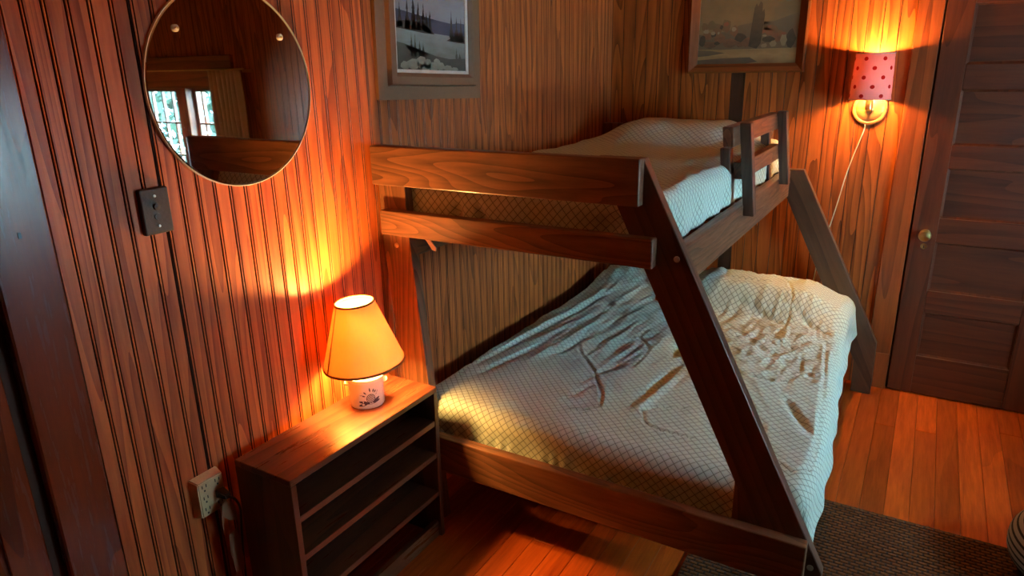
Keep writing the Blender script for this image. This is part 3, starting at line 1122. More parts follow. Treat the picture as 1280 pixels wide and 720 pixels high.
def h_upper(x, y, z, d, a, b):
    px = sstep(0.06, 0.30, x) * (1 - sstep(0.70, 0.93, x))
    py = sstep(-0.62, -0.34, y) * (1 - 0.35 * sstep(-0.2, -0.1, y))
    hz = 0.095 * px * py
    top = 1 - sstep(0.0, 0.08, d)
    v = Vector((x * 9, y * 9, 7))
    hz += top * (0.008 * noise.noise(v) + 0.007 * noise.noise(Vector((x * 26, y * 8, 2))) * sstep(0.55, 0.8, x) + 0.012 * noise.noise(Vector((x * 2.5, y * 2.5, 0))))
    hx = hy = 0.0
    if d > 0.02:
        g = sstep(0.02, 0.10, d)
        if a > 0.8:
            hx = g * (0.006 * noise.noise(Vector((y * 16, z * 14, 2))) + 0.005 * math.sin(y * 33))
        if b > 1.6:
            hy = g * (0.022 * noise.noise(Vector((x * 9, z * 12, 2))) + 0.028 * math.exp(-((x - 0.30 - 0.25 * (z - 1.15)) / 0.016) ** 2) + 0.022 * math.exp(-((x - 0.40 + 0.3 * (z - 1.15)) / 0.014) ** 2))
    return hx, hy, hz


quilt('quilt', 'sage lattice-print quilt tucked over the narrow upper bunk behind the guard rail', 0.066, 0.905, -0.130, -1.905, 1.243, 0.05, 0.105, 0.105, 0.06, 0.10, h_upper, 0.0095, 0.003)

# ================================================================== BOOKCASE AND LAMP
BX0, BX1, BY0, BY1, BZ = 0.046, 0.266, -2.704, -2.063, 0.583
bc = thing('bookcase', 'low dark brown bookcase with open shelves standing against the red wall', 'bookcase', (BX0, BY0, 0))
binv = Matrix.Translation((-BX0, -BY0, 0))


def cpart(o):
    o.parent = bc
    o.matrix_parent_inverse = binv
    return o


tp = cpart(box('top', BX0, BX1, BY0, BY1, BZ - 0.019, BZ, M['case_y'], None, 0.002))
cpart(box('side_panel', BX0, BX1, BY0, BY0 + 0.019, 0.0, BZ - 0.0195, M['case_z'], None, 0.0015))
cpart(box('side_panel', BX0, BX1, BY1 - 0.019, BY1, 0.0, BZ - 0.0195, M['case_z'], None, 0.0015))
cpart(box('back_panel', BX0, BX0 + 0.006, BY0 + 0.0195, BY1 - 0.0195, 0.05, BZ - 0.0195, M['case_y'], None))
for z in (0.4525, 0.329, 0.178):
    cpart(box('shelf', BX0 + 0.0065, BX1 - 0.002, BY0 + 0.0195, BY1 - 0.0195, z - 0.010, z + 0.010, M['case_y'], None, 0.0012))
cpart(box('toe_board', BX1 - 0.03, BX1 - 0.012, BY0 + 0.0195, BY1 - 0.0195, 0.0, 0.06, M['case_y'], None))

LX, LY = 0.135, -2.259
lamp = thing('table_lamp', 'lit table lamp with cream crock base and parchment shade on the bookcase', 'lamp', (LX, LY, BZ))
crock = lathe('base', [(0.0, 0.0), (0.053, 0.0), (0.055, 0.004), (0.0555, 0.080), (0.0575, 0.084), (0.0595, 0.089), (0.0595, 0.098), (0.056, 0.101), (0.050, 0.101), (0.048, 0.090), (0.0, 0.088)],
              M['crock'], lamp, 48, Matrix(), False, False)
crock['label'] = 'cream stoneware crock with a plum pineapple motif'
# lug handles on the crock, along the line of sight's left and right
va = math.atan2(CAM.y - LY, CAM.x - LX)           # direction from the lamp towards the viewer
for s in (1, -1):
    ang = va + s * PI / 2 * 1.03
    m_ = Matrix.Translation((math.cos(ang) * 0.055, math.sin(ang) * 0.055, 0.074)) @ Matrix.Rotation(ang, 4, 'Z')
    bm = bmesh.new()
    bmesh.ops.create_uvsphere(bm, u_segments=14, v_segments=8, radius=1, matrix=m_ @ Matrix.Diagonal((0.014, 0.020, 0.007, 1)))
    from_bm('lug_handle', bm, M['crock'], crock, True)
# plum motif: flat glaze shapes wrapped on the crock
bm = bmesh.new()
RC = 0.0559


def on_crock(u, v):
    """u metres to the viewer's right, v metres up, wrapped round the crock"""
    a_ = va + 0.16 + u / RC
    return Vector((RC * math.cos(a_), RC * math.sin(a_), v))


def petal(cu, cv, ang, ln, wd):
    pts = [(0, 0), (0.25, 0.75), (0.55, 1.0), (0.85, 0.6), (1.0, 0.0), (0.85, -0.6), (0.55, -1.0), (0.25, -0.75)]
    vs_ = []
    for a_, b_2 in pts:
        x_, y_ = a_ * ln, b_2 * wd / 2
        vs_.append(bm.verts.new(on_crock(cu + x_ * math.cos(ang) - y_ * math.sin(ang), cv + x_ * math.sin(ang) + y_ * math.cos(ang))))
    bm.faces.new(vs_)


for an, ln in ((165, .010), (138, .012), (95, .015), (68, .012), (52, .011)):
    c_, s_ = math.cos(math.radians(an)), math.sin(math.radians(an))
    petal(0.002 + 0.018 * c_, 0.040 + 0.018 * s_, math.radians(an), ln, 0.0045)
for an, ln, wd in ((172, .034, .009), (196, .036, .010), (158, .020, .004), (28, .030, .009), (8, .028, .009)):
    petal(0.000 + (-0.004 if an > 90 else 0.006), 0.022, math.radians(an), ln, wd)
petal(-0.018, 0.0215, 0, 0.040, 0.011)
for u0_, v0_, an, ln in ((-0.034, 0.048, 5, .012), (-0.024, 0.044, 20, .009), (0.022, 0.052, 60, .010), (0.018, 0.047, 40, .006)):
    petal(u0_, v0_, math.radians(an), ln, 0.0016)
# pineapple: ring and lattice strokes
for k in range(20):
    a0_, a1_ = 2 * PI * k / 20, 2 * PI * (k + 1) / 20
    vs_ = [bm.verts.new(on_crock(0.002 + r_2 * math.cos(a_), 0.036 + r_2 * 1.08 * math.sin(a_))) for r_2, a_ in ((0.0125, a0_), (0.0145, a0_), (0.0145, a1_), (0.0125, a1_))]
    bm.faces.new(vs_)
for dr in (1, -1):
    for o_ in (-0.008, -0.0027, 0.0027, 0.008):
        hl = math.sqrt(0.0125 ** 2 - o_ * o_)
        ca, sa = math.cos(dr * 0.8), math.sin(dr * 0.8)
        prev = None
        for k in range(5):
            t_ = -hl + 2 * hl * k / 4
            pr_ = []
            for w_ in (-0.0007, 0.0007):
                x_, y_ = t_, o_ + w_
                pr_.append(bm.verts.new(on_crock(0.002 + x_ * ca - y_ * sa, 0.036 + 1.08 * (x_ * sa + y_ * ca))))
            if prev:
                bm.faces.new((prev[0], pr_[0], pr_[1], prev[1]))
            prev = pr_
mo = from_bm('pineapple_motif', bm, M['plum'], crock)
mo['label'] = 'plum painted pineapple with leaves'
lathe('stem', [(0.012, 0.088), (0.012, 0.105), (0.016, 0.108), (0.016, 0.140), (0.010, 0.142)], M['brass'], lamp, 16)
tilt = Matrix.Rotation(math.radians(4.0), 4, Vector((math.cos(va), math.sin(va), 0)))
sm_ = Matrix.Translation((0.0, 0.0, 0.15)) @ tilt @ Matrix.Translation((0, 0, -0.012))
NS = 64
bm = bmesh.new()
SB, ST, SH = 0.128, 0.060, 0.205
bm_lathe(bm, [(SB, 0.0), (SB * 0.5 + ST * 0.5, SH * 0.5), (ST, SH), (ST - 0.0015, SH), (SB * 0.5 + ST * 0.5 - 0.0015, SH * 0.5), (SB - 0.0015, 0.0)], NS, sm_, False, False)
sh = from_bm('shade', bm, M['shade'], lamp, True)
for r0, z0_, z1_ in ((SB, -0.001, 0.006), (ST + 0.0012, SH - 0.005, SH + 0.001)):
    bm = bmesh.new()
    bm_lathe(bm, [(r0 + 0.0008, z0_), (r0 + 0.0008, z1_), (r0 - 0.003, z1_), (r0 - 0.003, z0_), (r0 + 0.0008, z0_)], NS, sm_, False, False)
    from_bm('rim_tape', bm, M['shade_trim'], sh, True)
bm = bmesh.new()       # seam strip down the side of the shade, left of the viewer
for sgn in (0,):
    a_ = va - math.radians(62)
    q0, q1 = [], []
    for k in range(7):
        t_ = k / 6
        r0 = SB + (ST - SB) * t_ + 0.0010
        for lst, da in ((q0, -0.035), (q1, 0.035)):
            lst.append(bm.verts.new(sm_ @ Vector((r0 * math.cos(a_ + da), r0 * math.sin(a_ + da), SH * t_))))
    for k in range(6):
        bm.faces.new((q0[k], q1[k], q1[k + 1], q0[k + 1]))
from_bm('seam_strip', bm, M['shade_trim'], sh)
bm = bmesh.new()
bmesh.ops.create_uvsphere(bm, u_segments=16, v_segments=10, radius=0.029, matrix=Matrix.Translation((0, 0, 0.272)))
from_bm('bulb', bm, M['bulb'], lamp, True)
lathe('socket', [(0.013, 0.1425), (0.015, 0.16), (0.014, 0.246)], M['brass'], lamp, 16)
ld = bpy.data.lights.new('lamp_light', 'POINT')
ld.energy, ld.color, ld.shadow_soft_size = LAMP_W, LAMP_COL, 0.048
lo = bpy.data.objects.new('lamp_light', ld)
COL.objects.link(lo)
lo.parent = lamp
lo.location = (0, 0, 0.272)

# ================================================================== WALL LAMP (sconce)
SX, SZ = 1.312, 1.385
sc = thing('wall_lamp', 'lit wall lamp with pink dotted shade beside the dark door', 'wall lamp', (SX, 0, SZ))
fz = Matrix.Rotation(PI / 2, 4, 'X')               # lathe axis -> -Y (out of the wall)
dsc = lathe('backplate', [(0.0, 0.0), (0.074, 0.0), (0.076, 0.005), (0.072, 0.012), (0.064, 0.013), (0.060, 0.010), (0.054, 0.013), (0.044, 0.018), (0.0, 0.020)],
            M['wood_disc'], sc, 48, Matrix.Translation((0, 0, 0)) @ fz, False, False)
dsc['label'] = 'turned round pine backplate'
lathe('arm', [(0.018, 0.019), (0.018, 0.026), (0.009, 0.030), (0.009, 0.075)], M['brass'], sc, 16, fz)
lathe('socket', [(0.010, -0.012), (0.016, -0.006), (0.016, 0.05), (0.012, 0.055)], M['brass'], sc, 16, Matrix.Translation((0, -0.085, 0.008)))
lathe('thumb_screw', [(0.0, 0.0), (0.009, 0.001), (0.009, 0.006), (0.0, 0.008)], M['brass'], sc, 14, Matrix.Translation((0, -0.096, -0.008)) @ fz, False, False)
bm = bmesh.new()
n_ = 64
SHZ0, SHZ1, RB, RT = 0.046, 0.244, 0.087, 0.080
uvl = bm.loops.layers.uv.new('UVMap')
rings = []
for rr_, zz_ in ((RB, SHZ0), (RT, SHZ1), (RT - 0.0015, SHZ1), (RB - 0.0015, SHZ0)):
    rings.append([bm.verts.new((rr_ * math.cos(2 * PI * i / n_), -0.090 + rr_ * math.sin(2 * PI * i / n_), zz_)) for i in range(n_)])
for a_ in range(4):
    for i in range(n_):
        j = (i + 1) % n_
        f_ = bm.faces.new((rings[a_][i], rings[a_][j], rings[(a_ + 1) % 4][j], rings[(a_ + 1) % 4][i]))
        for lp, (ii, zz_) in zip(f_.loops, ((i, 0), (i + 1, 0), (i + 1, 1), (i, 1))):
            z_ = lp.vert.co.z - SHZ0
            lp[uvl].uv = (0.075 * 6.5 * ii / n_, z_ + 0.004)
ps = from_bm('shade', bm, M['pink_shade'], sc, True)
ps['label'] = 'pink shade with dark red dots'
for r0, z0_ in ((RB, SHZ0), (RT, SHZ1)):
    bm = bmesh.new()
    bm_lathe(bm, [(r0 + 0.0008, z0_ - 0.002), (r0 + 0.0008, z0_ + 0.002), (r0 - 0.002, z0_ + 0.002), (r0 - 0.002, z0_ - 0.002), (r0 + 0.0008, z0_ - 0.002)], n_, Matrix.Translation((0, -0.090, 0)), False, False)
    from_bm('rim', bm, M['liner'], ps, True)
lathe('bulb', [(0.006, 0.056), (0.012, 0.062), (0.017, 0.085), (0.021, 0.15), (0.021, 0.20), (0.015, 0.222), (0.0, 0.228)], M['bulb'], sc, 18, Matrix.Translation((0, -0.090, 0)), True, False)
for z_ in (0.082, 0.150, 0.212):
    ld = bpy.data.lights.new('sconce_light', 'POINT')
    ld.energy, ld.color, ld.shadow_soft_size = SCONCE_W * (0.2 if z_ == 0.150 else 0.8), (1.0, 0.46, 0.11), 0.0225
    lo = bpy.data.objects.new('sconce_light', ld)
    COL.objects.link(lo)
    lo.parent = sc
    lo.location = (0, -0.090, z_)
cpts = [(1.300, -0.012, 1.312), (1.298, -0.006, 1.28), (1.262, -0.004, 1.14), (1.243, -0.004, 1.05), (1.224, -0.004, 0.93), (1.190, -0.004, 0.745), (1.165, -0.004, 0.62), (1.150, -0.004, 0.45)]
cord = tube('cord', [(x - SX, y, z - SZ) for x, y, z in cpts], 0.0028, M['white'], sc)
cord['label'] = 'white electric cord hanging down the wall'

# ================================================================== MIRROR
MY, MZ, MR = -2.500, 1.564, 0.2525
mir = thing('mirror', 'round frameless mirror hanging on the red beadboard wall', 'mirror', (0, MY, MZ))
mx_ = Matrix.Rotation(PI / 2, 4, 'Y')              # lathe axis -> +X
lathe('mirror_glass', [(0.0, 0.0100), (MR - 0.006, 0.0100), (MR, 0.0075), (MR, 0.004), (0.0, 0.004)], M['mirror'], mir, 128, mx_, False, False, False)
lathe('backing_board', [(0.0, 0.0005), (MR - 0.004, 0.0005), (MR - 0.004, 0.0039), (0.0, 0.0039)], M['backing'], mir, 96, mx_, False, False)
bm = bmesh.new()
bm_lathe(bm, [(MR + 0.0006, 0.003), (MR + 0.0006, 0.0102), (MR - 0.0016, 0.0108), (MR - 0.0016, 0.0102)], 128, mx_, False, False)
from_bm('edge_bevel', bm, M['edge'], mir, True)
for y, z in ((-2.653, 1.705), (-2.340, 1.692)):
    cl = lathe('clip', [(0.0, 0.0101), (0.0088, 0.0101), (0.0085, 0.014), (0.005, 0.0165), (0.0, 0.017)], M['liner'], mir, 18, Matrix.Translation((0, y - MY, z - MZ)) @ mx_, False, False)
    lathe('screw', [(0.0, 0.0168), (0.004, 0.0168), (0.003, 0.019), (0, 0.0195)], M['brass'], cl, 10, Matrix.Translation((0, y - MY, z - MZ)) @ mx_, False, False)

# ================================================================== SWITCH AND OUTLET
sw = thing('light_switch', 'dark brown push-button light switch plate on the red wall below the mirror', 'switch', (0, -2.780, 1.291))
box('plate', 0.0005, 0.016, -0.037, 0.037, -0.055, 0.055, M['switch'], sw, 0.004, 2)
for z in (0.036, -0.036):
    lathe('screw', [(0, 0.0155), (0.004, 0.0155), (0.003, 0.018), (0, 0.0185)], M['chrome'], sw, 12, Matrix.Translation((0, 0, z)) @ mx_, False, False)
for z, mm in ((0.011, 'switch'), (-0.013, 'black')):
    lathe('push_button', [(0, 0.0155), (0.0085, 0.0155), (0.008, 0.021 if mm == 'switch' else 0.0175), (0, 0.0225 if mm == 'switch' else 0.018)], M[mm], sw, 16, Matrix.Translation((0, 0, z)) @ mx_, False, False)

ou = thing('outlet_adapter', 'ivory six-socket wall outlet adapter beside the bookcase', 'outlet', (0, -2.776, 0.508))
bm = bmesh.new()
bm_box(bm, 0.0005, 0.034, -0.044, 0.044, -0.060, 0.060, 0.0)
for v in bm.verts:
    if v.co.x > 0.02:
        v.co.y *= 0.86
        v.co.z *= 0.86
bmesh.ops.bevel(bm, geom=list(bm.edges), offset=0.003, segments=2, affect='EDGES')
from_bm('body', bm, M['ivory'], ou)
for cy in (-0.020, 0.020):
    for cz in (0.034, 0.0, -0.034):
        if cy > 0 and cz == 0.0:
            pass
        bm = bmesh.new()
        for dy in (-0.006, 0.006):
            bm_box(bm, 0.0338, 0.0346, cy + dy - 0.0013, cy + dy + 0.0013, cz, cz + 0.009)
        bm_box(bm, 0.0338, 0.0346, cy - 0.0022, cy + 0.0022, cz - 0.011, cz - 0.006)
        from_bm('socket_slots', bm, M['black'], ou)
pl = thing('power_plug', 'black plug with its cord in the ivory outlet adapter beside the bookcase', 'plug', (0.035, -2.756, 0.508))
bm = bmesh.new()
bm_box(bm, 0.0, 0.034, -0.014, 0.014, -0.013, 0.013)
for v in bm.verts:
    if v.co.x > 0.02:
        v.co.y = v.co.y * 0.6 + 0.004
        v.co.z = v.co.z * 0.6 - 0.006
bmesh.ops.bevel(bm, geom=list(bm.edges), offset=0.003, segments=2, affect='EDGES')
from_bm('plug_body', bm, M['black'], pl)
tube('cord', [(0.033, 0.004, -0.006), (0.048, 0.012, -0.016), (0.052, 0.020, -0.05), (0.036, 0.024, -0.13), (0.02, 0.026, -0.26), (0.012, 0.028, -0.42), (0.02, 0.03, -0.50)], 0.0035, M['black'], pl)
tg = bmesh.new()
for pts in ([(-0.018, -0.02), (0.006, -0.018), (0.022, -0.05), (0.020, -0.092), (-0.002, -0.080), (-0.018, -0.060), (-0.028, -0.11), (-0.026, -0.06)],):
    bm_prism(tg, pts, 'X', 0.030, 0.0312)
o = from_bm('paper_tag', tg, M['paper'], pl)
o['label'] = 'crumpled tan paper tag'
bm = bmesh.new()
bm_prism(bm, [(-0.010, -0.125), (0.018, -0.118), (0.026, -0.20), (0.020, -0.26), (-0.006, -0.25), (-0.014, -0.18)], 'X', 0.026, 0.0272)
o = from_bm('paper_tag', bm, M['paper'], pl)
o['label'] = 'lower tan paper strip'


# ================================================================== PICTURES
def picture_frame_piece(name, pts, mat, parent):
    """mitred frame: list of 4 pieces from outer/inner rectangles with a stepped profile"""
    pass


def mitred(parent, name, oy0, oy1, oz0, oz1, prof, mat_v, mat_h, out):
    """prof: list of (inset, height). out(u, z, h) -> Vector. Builds four mitred members."""
    for side in range(4):
        bm = bmesh.new()
        ends = []
        for e in (0, 1):
            row = []
            for ins, h in prof:
                if side == 0:      # bottom
                    u, z = (oy0 + ins, oz0 + ins) if e == 0 else (oy1 - ins, oz0 + ins)
                elif side == 1:    # top
                    u, z = (oy0 + ins, oz1 - ins) if e == 0 else (oy1 - ins, oz1 - ins)
                elif side == 2:    # left
                    u, z = (oy0 + ins, oz0 + ins) if e == 0 else (oy0 + ins, oz1 - ins)
                else:
                    u, z = (oy1 - ins, oz0 + ins) if e == 0 else (oy1 - ins, oz1 - ins)
                row.append(bm.verts.new(out(u, z, h)))
            ends.append(row)
        n = len(prof)
        for i in range(n):
            bm.faces.new((ends[0][i], ends[0][(i + 1) % n], ends[1][(i + 1) % n], ends[1][i]))
        bm.faces.new(ends[0][::-1])
        bm.faces.new(ends[1])
        from_bm(name, bm, mat_h if side < 2 else mat_v, parent)


# ---- lake picture on the left wall: local u = Y offset, z = up, h = +X
L0, L1, LZ0, LZ1 = -0.301, 0.301, 0.0, 0.66
pic = thing('lake_picture', 'framed grey lake and pine island painting above the bed foot', 'picture', (0.0015, -1.656, 1.497), (math.radians(-1.9), 0, 0))
outL = lambda u, z, h: Vector((h, u, z))
mitred(pic, 'frame_member', L0, L1, LZ0, LZ1, [(0, 0), (0, 0.012), (0.045, 0.014), (0.050, 0.030), (0.075, 0.030), (0.088, 0.020), (0.088, 0)], M['frame_grey'], M['frame_grey'], outL)
mitred(pic, 'liner', L0 + 0.0885, L1 - 0.0885, LZ0 + 0.0885, LZ1 - 0.0885, [(0, 0.002), (0, 0.018), (0.011, 0.014), (0.011, 0.002)], M['liner'], M['liner'], outL)
cx0, cx1, cz0, cz1 = L0 + 0.100, L1 - 0.100, LZ0 + 0.100, LZ1 - 0.100
M['sky_paint'] = grad_mat('grey_violet_sky_paint', [(0.29, 0.25, 0.25), (0.20, 0.175, 0.185), (0.32, 0.275, 0.27)], z0=0.30, z1=0.56)
M['hill_paint'] = grad_mat('violet_hill_paint', [(0.075, 0.065, 0.09), (0.11, 0.10, 0.13)], z0=0.26, z1=0.36)
M['pine_paint'] = grad_mat('dark_pine_paint', [(0.075, 0.045, 0.03), (0.035, 0.03, 0.028), (0.06, 0.05, 0.05)], z0=0.25, z1=0.42)
M['ice_paint'] = grad_mat('grey_lake_paint', [(0.14, 0.12, 0.085), (0.25, 0.23, 0.20), (0.35, 0.32, 0.30)], z0=0.12, z1=0.30)
M['rock_paint'] = grad_mat('pale_rock_paint', [(0.20, 0.175, 0.12), (0.42, 0.37, 0.27)], z0=0.10, z1=0.20, nscale=45)
M['brush_paint'] = grad_mat('brown_brush_paint', [(0.05, 0.040, 0.026), (0.12, 0.10, 0.065)], z0=0.10, z1=0.24, nscale=40)


def canvas(parent, name, layers, out, base_h):
    """a painted canvas: flat pigment shapes in one mesh, each layer a fraction of a millimetre above the last"""
    bm = bmesh.new()
    me = bpy.data.meshes.new(name)
    mats = []
    for k, (mat, polys) in enumerate(layers):
        if mat not in mats:
            mats.append(mat)
        for pts in polys:
            f = bm.faces.new([bm.verts.new(out(u, z, base_h + 0.0003 * k)) for u, z in pts])
            f.material_index = mats.index(mat)
    bmesh.ops.triangulate(bm, faces=bm.faces)
    bm.to_mesh(me)
    bm.free()
    for mm in mats:
        me.materials.append(mm)
    return link(name, me, None, parent)


def U(f):
    return cx0 + (cx1 - cx0) * f


def Zp(px):           # photo rows: picture bottom row 520 (of the 720-high crop) -> cz0
    return cz0 + (515 - px) * (0.243 / 515)


def pine(u, zb_, h, w_, rg):
    pts_l, pts_r = [], []
    n = 7
    for k in range(n):
        t_ = k / n
        ww = w_ * (1 - t_) * rg.uniform(0.6, 1.1)
        pts_l += [(u - ww, zb_ + h * t_), (u - ww * 0.35, zb_ + h * (t_ + 0.10))]
        pts_r += [(u + ww * rg.uniform(0.7, 1.1), zb_ + h * t_), (u + ww * 0.35, zb_ + h * (t_ + 0.10))]
    return pts_l + [(u, zb_ + h)] + pts_r[::-1]


rg = random.Random(11)
sky = [[(cx0, cz0), (cx1, cz0), (cx1, cz1), (cx0, cz1)]]
hills = [[(U(0.0), Zp(240)), (U(1), Zp(265)), (U(1), Zp(160)), (U(.9), Zp(158)), (U(.8), Zp(170)), (U(.68), Zp(165)), (U(.58), Zp(158)), (U(.48), Zp(170)), (U(.3), Zp(150)), (U(.1), Zp(120)), (U(0), Zp(110))]]
lake = [[(cx0, cz0), (cx1, cz0), (cx1, Zp(300)), (U(.75), Zp(262)), (U(.5), Zp(252)), (U(.2), Zp(248)), (U(0), Zp(238))]]
isl = [[(U(0), Zp(236)), (U(.15), Zp(246)), (U(.38), Zp(258)), (U(.53), Zp(260)), (U(.50), Zp(240)), (U(.42), Zp(205)), (U(.3), Zp(180)), (U(.1), Zp(185)), (U(0), Zp(200))],
       [(U(.70), Zp(300)), (U(.85), Zp(306)), (U(1), Zp(312)), (U(1), Zp(250)), (U(.86), Zp(250)), (U(.76), Zp(280))]]
for u_f, zb_, top in ((.06, 230, 60), (.16, 240, 5), (.24, 240, -10), (.31, 245, 45), (.38, 250, 50), (.47, 255, 95), (.79, 300, 70), (.87, 300, 110), (.94, 300, 120), (.42, 250, 110)):
    isl.append(pine(U(u_f), Zp(zb_), Zp(top) - Zp(zb_), 0.017, rg))
shore = [[(U(.68), Zp(296)), (U(1), Zp(308)), (U(1), Zp(322)), (U(.75), Zp(312))]]
brush = [[(cx0, cz0), (U(1), cz0), (U(1), Zp(420)), (U(.75), Zp(430)), (U(.55), Zp(415)), (U(.3), Zp(395)), (U(.18), Zp(390)), (U(.1), Zp(340)), (U(0), Zp(330))]]
for u_f, top in ((.2, 255), (.25, 265), (.31, 310), (.36, 320), (.86, 345), (.91, 380)):
    brush.append(pine(U(u_f), Zp(430), Zp(top) - Zp(430), 0.011, rg))
rocks = []
for u_f, px, w_, h_ in ((.10, 490, .055, 60), (.22, 478, .075, 95), (.33, 460, .060, 100), (.42, 470, .050, 80), (.50, 490, .060, 70), (.60, 485, .055, 60), (.55, 450, .040, 40), (.72, 500, .060, 50), (.82, 505, .05, 35), (.38, 500, .07, 50)):
    c_u, c_z, hw, hh = U(u_f), Zp(px), w_ * 0.5, h_ * (0.243 / 515) * 0.5
    rocks.append([(max(cx0, min(cx1, c_u + hw * math.cos(2 * PI * k / 7) * rg.uniform(.8, 1.1))), max(cz0, c_z + hh * math.sin(2 * PI * k / 7) * rg.uniform(.8, 1.1))) for k in range(7)])
cv = canvas(pic, 'canvas', [(M['sky_paint'], sky), (M['hill_paint'], hills), (M['ice_paint'], lake), (M['pine_paint'], isl), (M['ice_paint'], shore), (M['brush_paint'], brush), (M['rock_paint'], rocks)], outL, 0.010)
box('canvas_board', 0.001, 0.0095, cx0, cx1, cz0, cz1, M['backing'], pic)

# ---- village picture on the back wall: local u = X offset, z up, h = -Y
Q0, Q1, QZ0, QZ1 = 0.0, 0.566, 0.0, 0.56
pic2 = thing('village_picture', 'oak framed dim autumn village painting above the bed head', 'picture', (0.440, -0.0015, 1.552))
outB = lambda u, z, h: Vector((u, -h, z))
mitred(pic2, 'frame_member', Q0, Q1, QZ0, QZ1, [(0, 0), (0, 0.040), (0.007, 0.042), (0.044, 0.016), (0.044, 0)], M['frame_wood'], M['frame_wood_x'], outB)
cx0, cx1, cz0, cz1 = Q0 + 0.040, Q1 - 0.040, QZ0 + 0.036, QZ1 - 0.036
M['old_sky'] = grad_mat('olive_sky_paint', [(0.323, 0.199, 0.076), (0.209, 0.142, 0.057), (0.266, 0.190, 0.080)], z0=0.15, z1=0.5, nscale=9)
M['old_hill'] = grad_mat('brown_hill_paint', [(0.160, 0.104, 0.051), (0.208, 0.144, 0.072)], z0=0.15, z1=0.3)
M['old_field'] = grad_mat('tan_field_paint', [(0.154, 0.092, 0.035), (0.374, 0.220, 0.079), (0.198, 0.121, 0.044)], z0=0.03, z1=0.14, nscale=14)
M['old_tree'] = grad_mat('umber_tree_paint', [(0.057, 0.040, 0.021), (0.142, 0.095, 0.042)], z0=0.1, z1=0.4, nscale=30)
M['old_bush'] = grad_mat('russet_bush_paint', [(0.085, 0.053, 0.024), (0.244, 0.104, 0.041), (0.188, 0.131, 0.053)], z0=0.1, z1=0.25, nscale=40)
M['old_wall'] = grad_mat('cream_house_paint', [(0.246, 0.167, 0.078), (0.335, 0.234, 0.123)], z0=0.1, z1=0.2, nscale=30)
M['old_roof'] = grad_mat('red_roof_paint', [(0.240, 0.080, 0.032), (0.304, 0.112, 0.048)], z0=0.1, z1=0.25)
M['old_shade'] = grad_mat('dark_ground_paint', [(0.078, 0.054, 0.028), (0.170, 0.116, 0.058)], z0=0.03, z1=0.14, nscale=18)


def U2(px):
    return cx0 + (px - 150) / (905 - 150) * (cx1 - cx0)


def Z2(px):
    return cz0 + (497 - px) * (0.302 / 497)


def blob(px, py, w_, h_, n=9):
    return [(max(cx0, min(cx1, U2(px + w_ * math.cos(2 * PI * k / n) * rg.uniform(.75, 1.15)))), Z2(py - h_ * math.sin(2 * PI * k / n) * rg.uniform(.75, 1.15))) for k in range(n)]


sky = [[(cx0, cz0), (cx1, cz0), (cx1, cz1), (cx0, cz1)]]
hill = [[(U2(150), Z2(370)), (U2(905), Z2(370)), (U2(905), Z2(105)), (U2(820), Z2(130)), (U2(720), Z2(165)), (U2(640), Z2(195)), (U2(560), Z2(170)), (U2(470), Z2(185)), (U2(380), Z2(230)), (U2(150), Z2(250))]]
field = [[(cx0, cz0), (cx1, cz0), (cx1, Z2(372)), (U2(700), Z2(380)), (U2(400), Z2(372)), (U2(150), Z2(365))]]
bush, dark, cream, roofs = [], [], [], []
for px, py, w_, h_ in ((200, 190, 30, 35), (250, 180, 35, 40), (300, 210, 40, 50), (365, 185, 40, 55), (430, 225, 35, 45), (220, 260, 40, 40), (320, 280, 45, 40), (400, 320, 60, 40), (240, 330, 60, 30), (480, 330, 35, 30), (700, 230, 60, 40), (760, 280, 50, 50), (680, 215, 30, 20), (540, 320, 40, 40)):
    bush.append(blob(px, py, w_, h_))
for px, py, w_, h_ in ((270, 250, 22, 22), (480, 280, 45, 35), (330, 195, 14, 20), (185, 300, 25, 50), (600, 320, 30, 50), (850, 300, 40, 70), (690, 300, 45, 22), (300, 320, 25, 15)):
    dark.append(blob(px, py, w_, h_))
pop = [[(U2(545), Z2(350)), (U2(560), Z2(180)), (U2(570), Z2(60)), (U2(583), Z2(25)), (U2(596), Z2(50)), (U2(612), Z2(10)), (U2(628), Z2(30)), (U2(630), Z2(90)), (U2(642), Z2(70)), (U2(650), Z2(120)), (U2(640), Z2(240)), (U2(635), Z2(330)), (U2(605), Z2(370))]]
for px, py, w_, h_ in ((660, 348, 30, 18), (728, 335, 28, 26), (660, 272, 18, 8), (800, 310, 25, 60), (265, 240, 20, 15), (215, 225, 25, 20), (425, 215, 20, 22), (310, 240, 10, 12)):
    cream.append(blob(px, py, w_, h_, 6))
for px, py, w_, h_ in ((640, 240, 30, 18), (690, 205, 20, 14), (795, 260, 22, 14), (365, 175, 28, 22)):
    roofs.append(blob(px, py, w_, h_, 5))
shade_ = [[(U2(150), Z2(372)), (U2(260), Z2(378)), (U2(370), Z2(398)), (U2(240), Z2(418)), (U2(150), Z2(425))],
          [(U2(150), Z2(452)), (U2(330), Z2(440)), (U2(560), Z2(435)), (U2(620), Z2(470)), (U2(500), Z2(490)), (U2(150), Z2(496))]]
canvas(pic2, 'canvas', [(M['old_sky'], sky), (M['old_hill'], hill), (M['old_field'], field), (M['old_bush'], bush), (M['old_tree'], dark), (M['old_wall'], cream), (M['old_roof'], roofs), (M['old_tree'], pop), (M['old_shade'], shade_)], outB, 0.012)
box('canvas_board', cx0, cx1, -0.0115, -0.001, cz0, cz1, M['backing'], pic2)

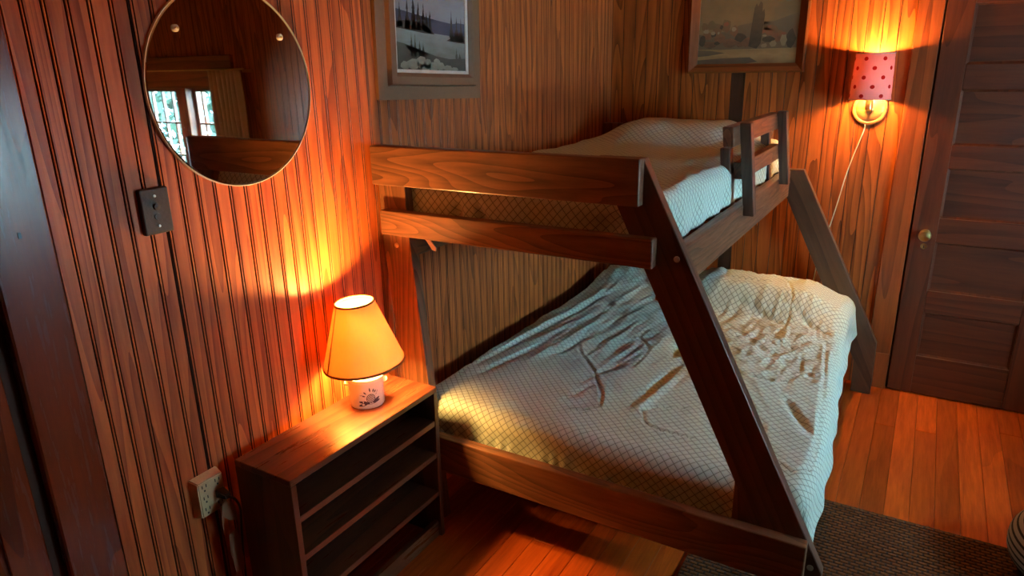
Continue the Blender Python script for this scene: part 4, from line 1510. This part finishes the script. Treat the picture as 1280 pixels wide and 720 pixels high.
# ================================================================== RUG AND POUF
RGX0, RGX1, RGY0, RGY1 = 1.062, 2.75, -3.05, -1.193
bm = bmesh.new()
bm_box(bm, 0, RGX1 - RGX0, 0, RGY1 - RGY0, 0.0004, 0.007, 0.002)
y = 0.006
PITCH = 0.0165
prof = [(-0.0070, 0.007), (-0.0055, 0.0092), (-0.002, 0.0106), (0.002, 0.0106), (0.0055, 0.0092), (0.0070, 0.007)]
rug = from_bm('rug', bm, M['rug'], None, loc=(RGX0, RGY0, 0))
tag(rug, 'brown woven sisal rug on the pine floor beside the bed', 'rug')
bm = bmesh.new()
y = PITCH / 2
while y < RGY1 - RGY0 - 0.005:
    a_ = [bm.verts.new((0.003, y + dy, z)) for dy, z in prof]
    b_3 = [bm.verts.new((RGX1 - RGX0 - 0.003, y + dy, z)) for dy, z in prof]
    for i in range(5):
        bm.faces.new((a_[i], a_[i + 1], b_3[i + 1], b_3[i]))
    y += PITCH
o = from_bm('woven_ribs', bm, M['rug'], rug, True)
o['kind'] = 'stuff'

bm = bmesh.new()
uvl = bm.loops.layers.uv.new('UVMap')
prof = []
PR, PH = 0.25, 0.20
for k in range(25):
    t_ = -PI / 2 + PI * k / 24
    prof.append((PR * abs(math.cos(t_)) ** 0.62 + 0.0005, PH / 2 + PH / 2 * math.copysign(abs(math.sin(t_)) ** 0.8, math.sin(t_))))
n_ = 72
rings = [[bm.verts.new((r0 * math.cos(2 * PI * i / n_), r0 * math.sin(2 * PI * i / n_), z0_)) for i in range(n_)] for r0, z0_ in prof]
acc = [0.0]
for k in range(24):
    acc.append(acc[-1] + math.hypot(prof[k + 1][0] - prof[k][0], prof[k + 1][1] - prof[k][1]))
for a_ in range(24):
    for i in range(n_):
        j = (i + 1) % n_
        f_ = bm.faces.new((rings[a_][i], rings[a_][j], rings[a_ + 1][j], rings[a_ + 1][i]))
        for lp, kk in zip(f_.loops, (a_, a_, a_ + 1, a_ + 1)):
            lp[uvl].uv = (i / n_, acc[kk])
pf = from_bm('pouf', bm, M['pouf'], None, True, (2.225, -1.30, 0.0108))
tag(pf, 'black and cream striped round pouf at the rug edge', 'pouf')
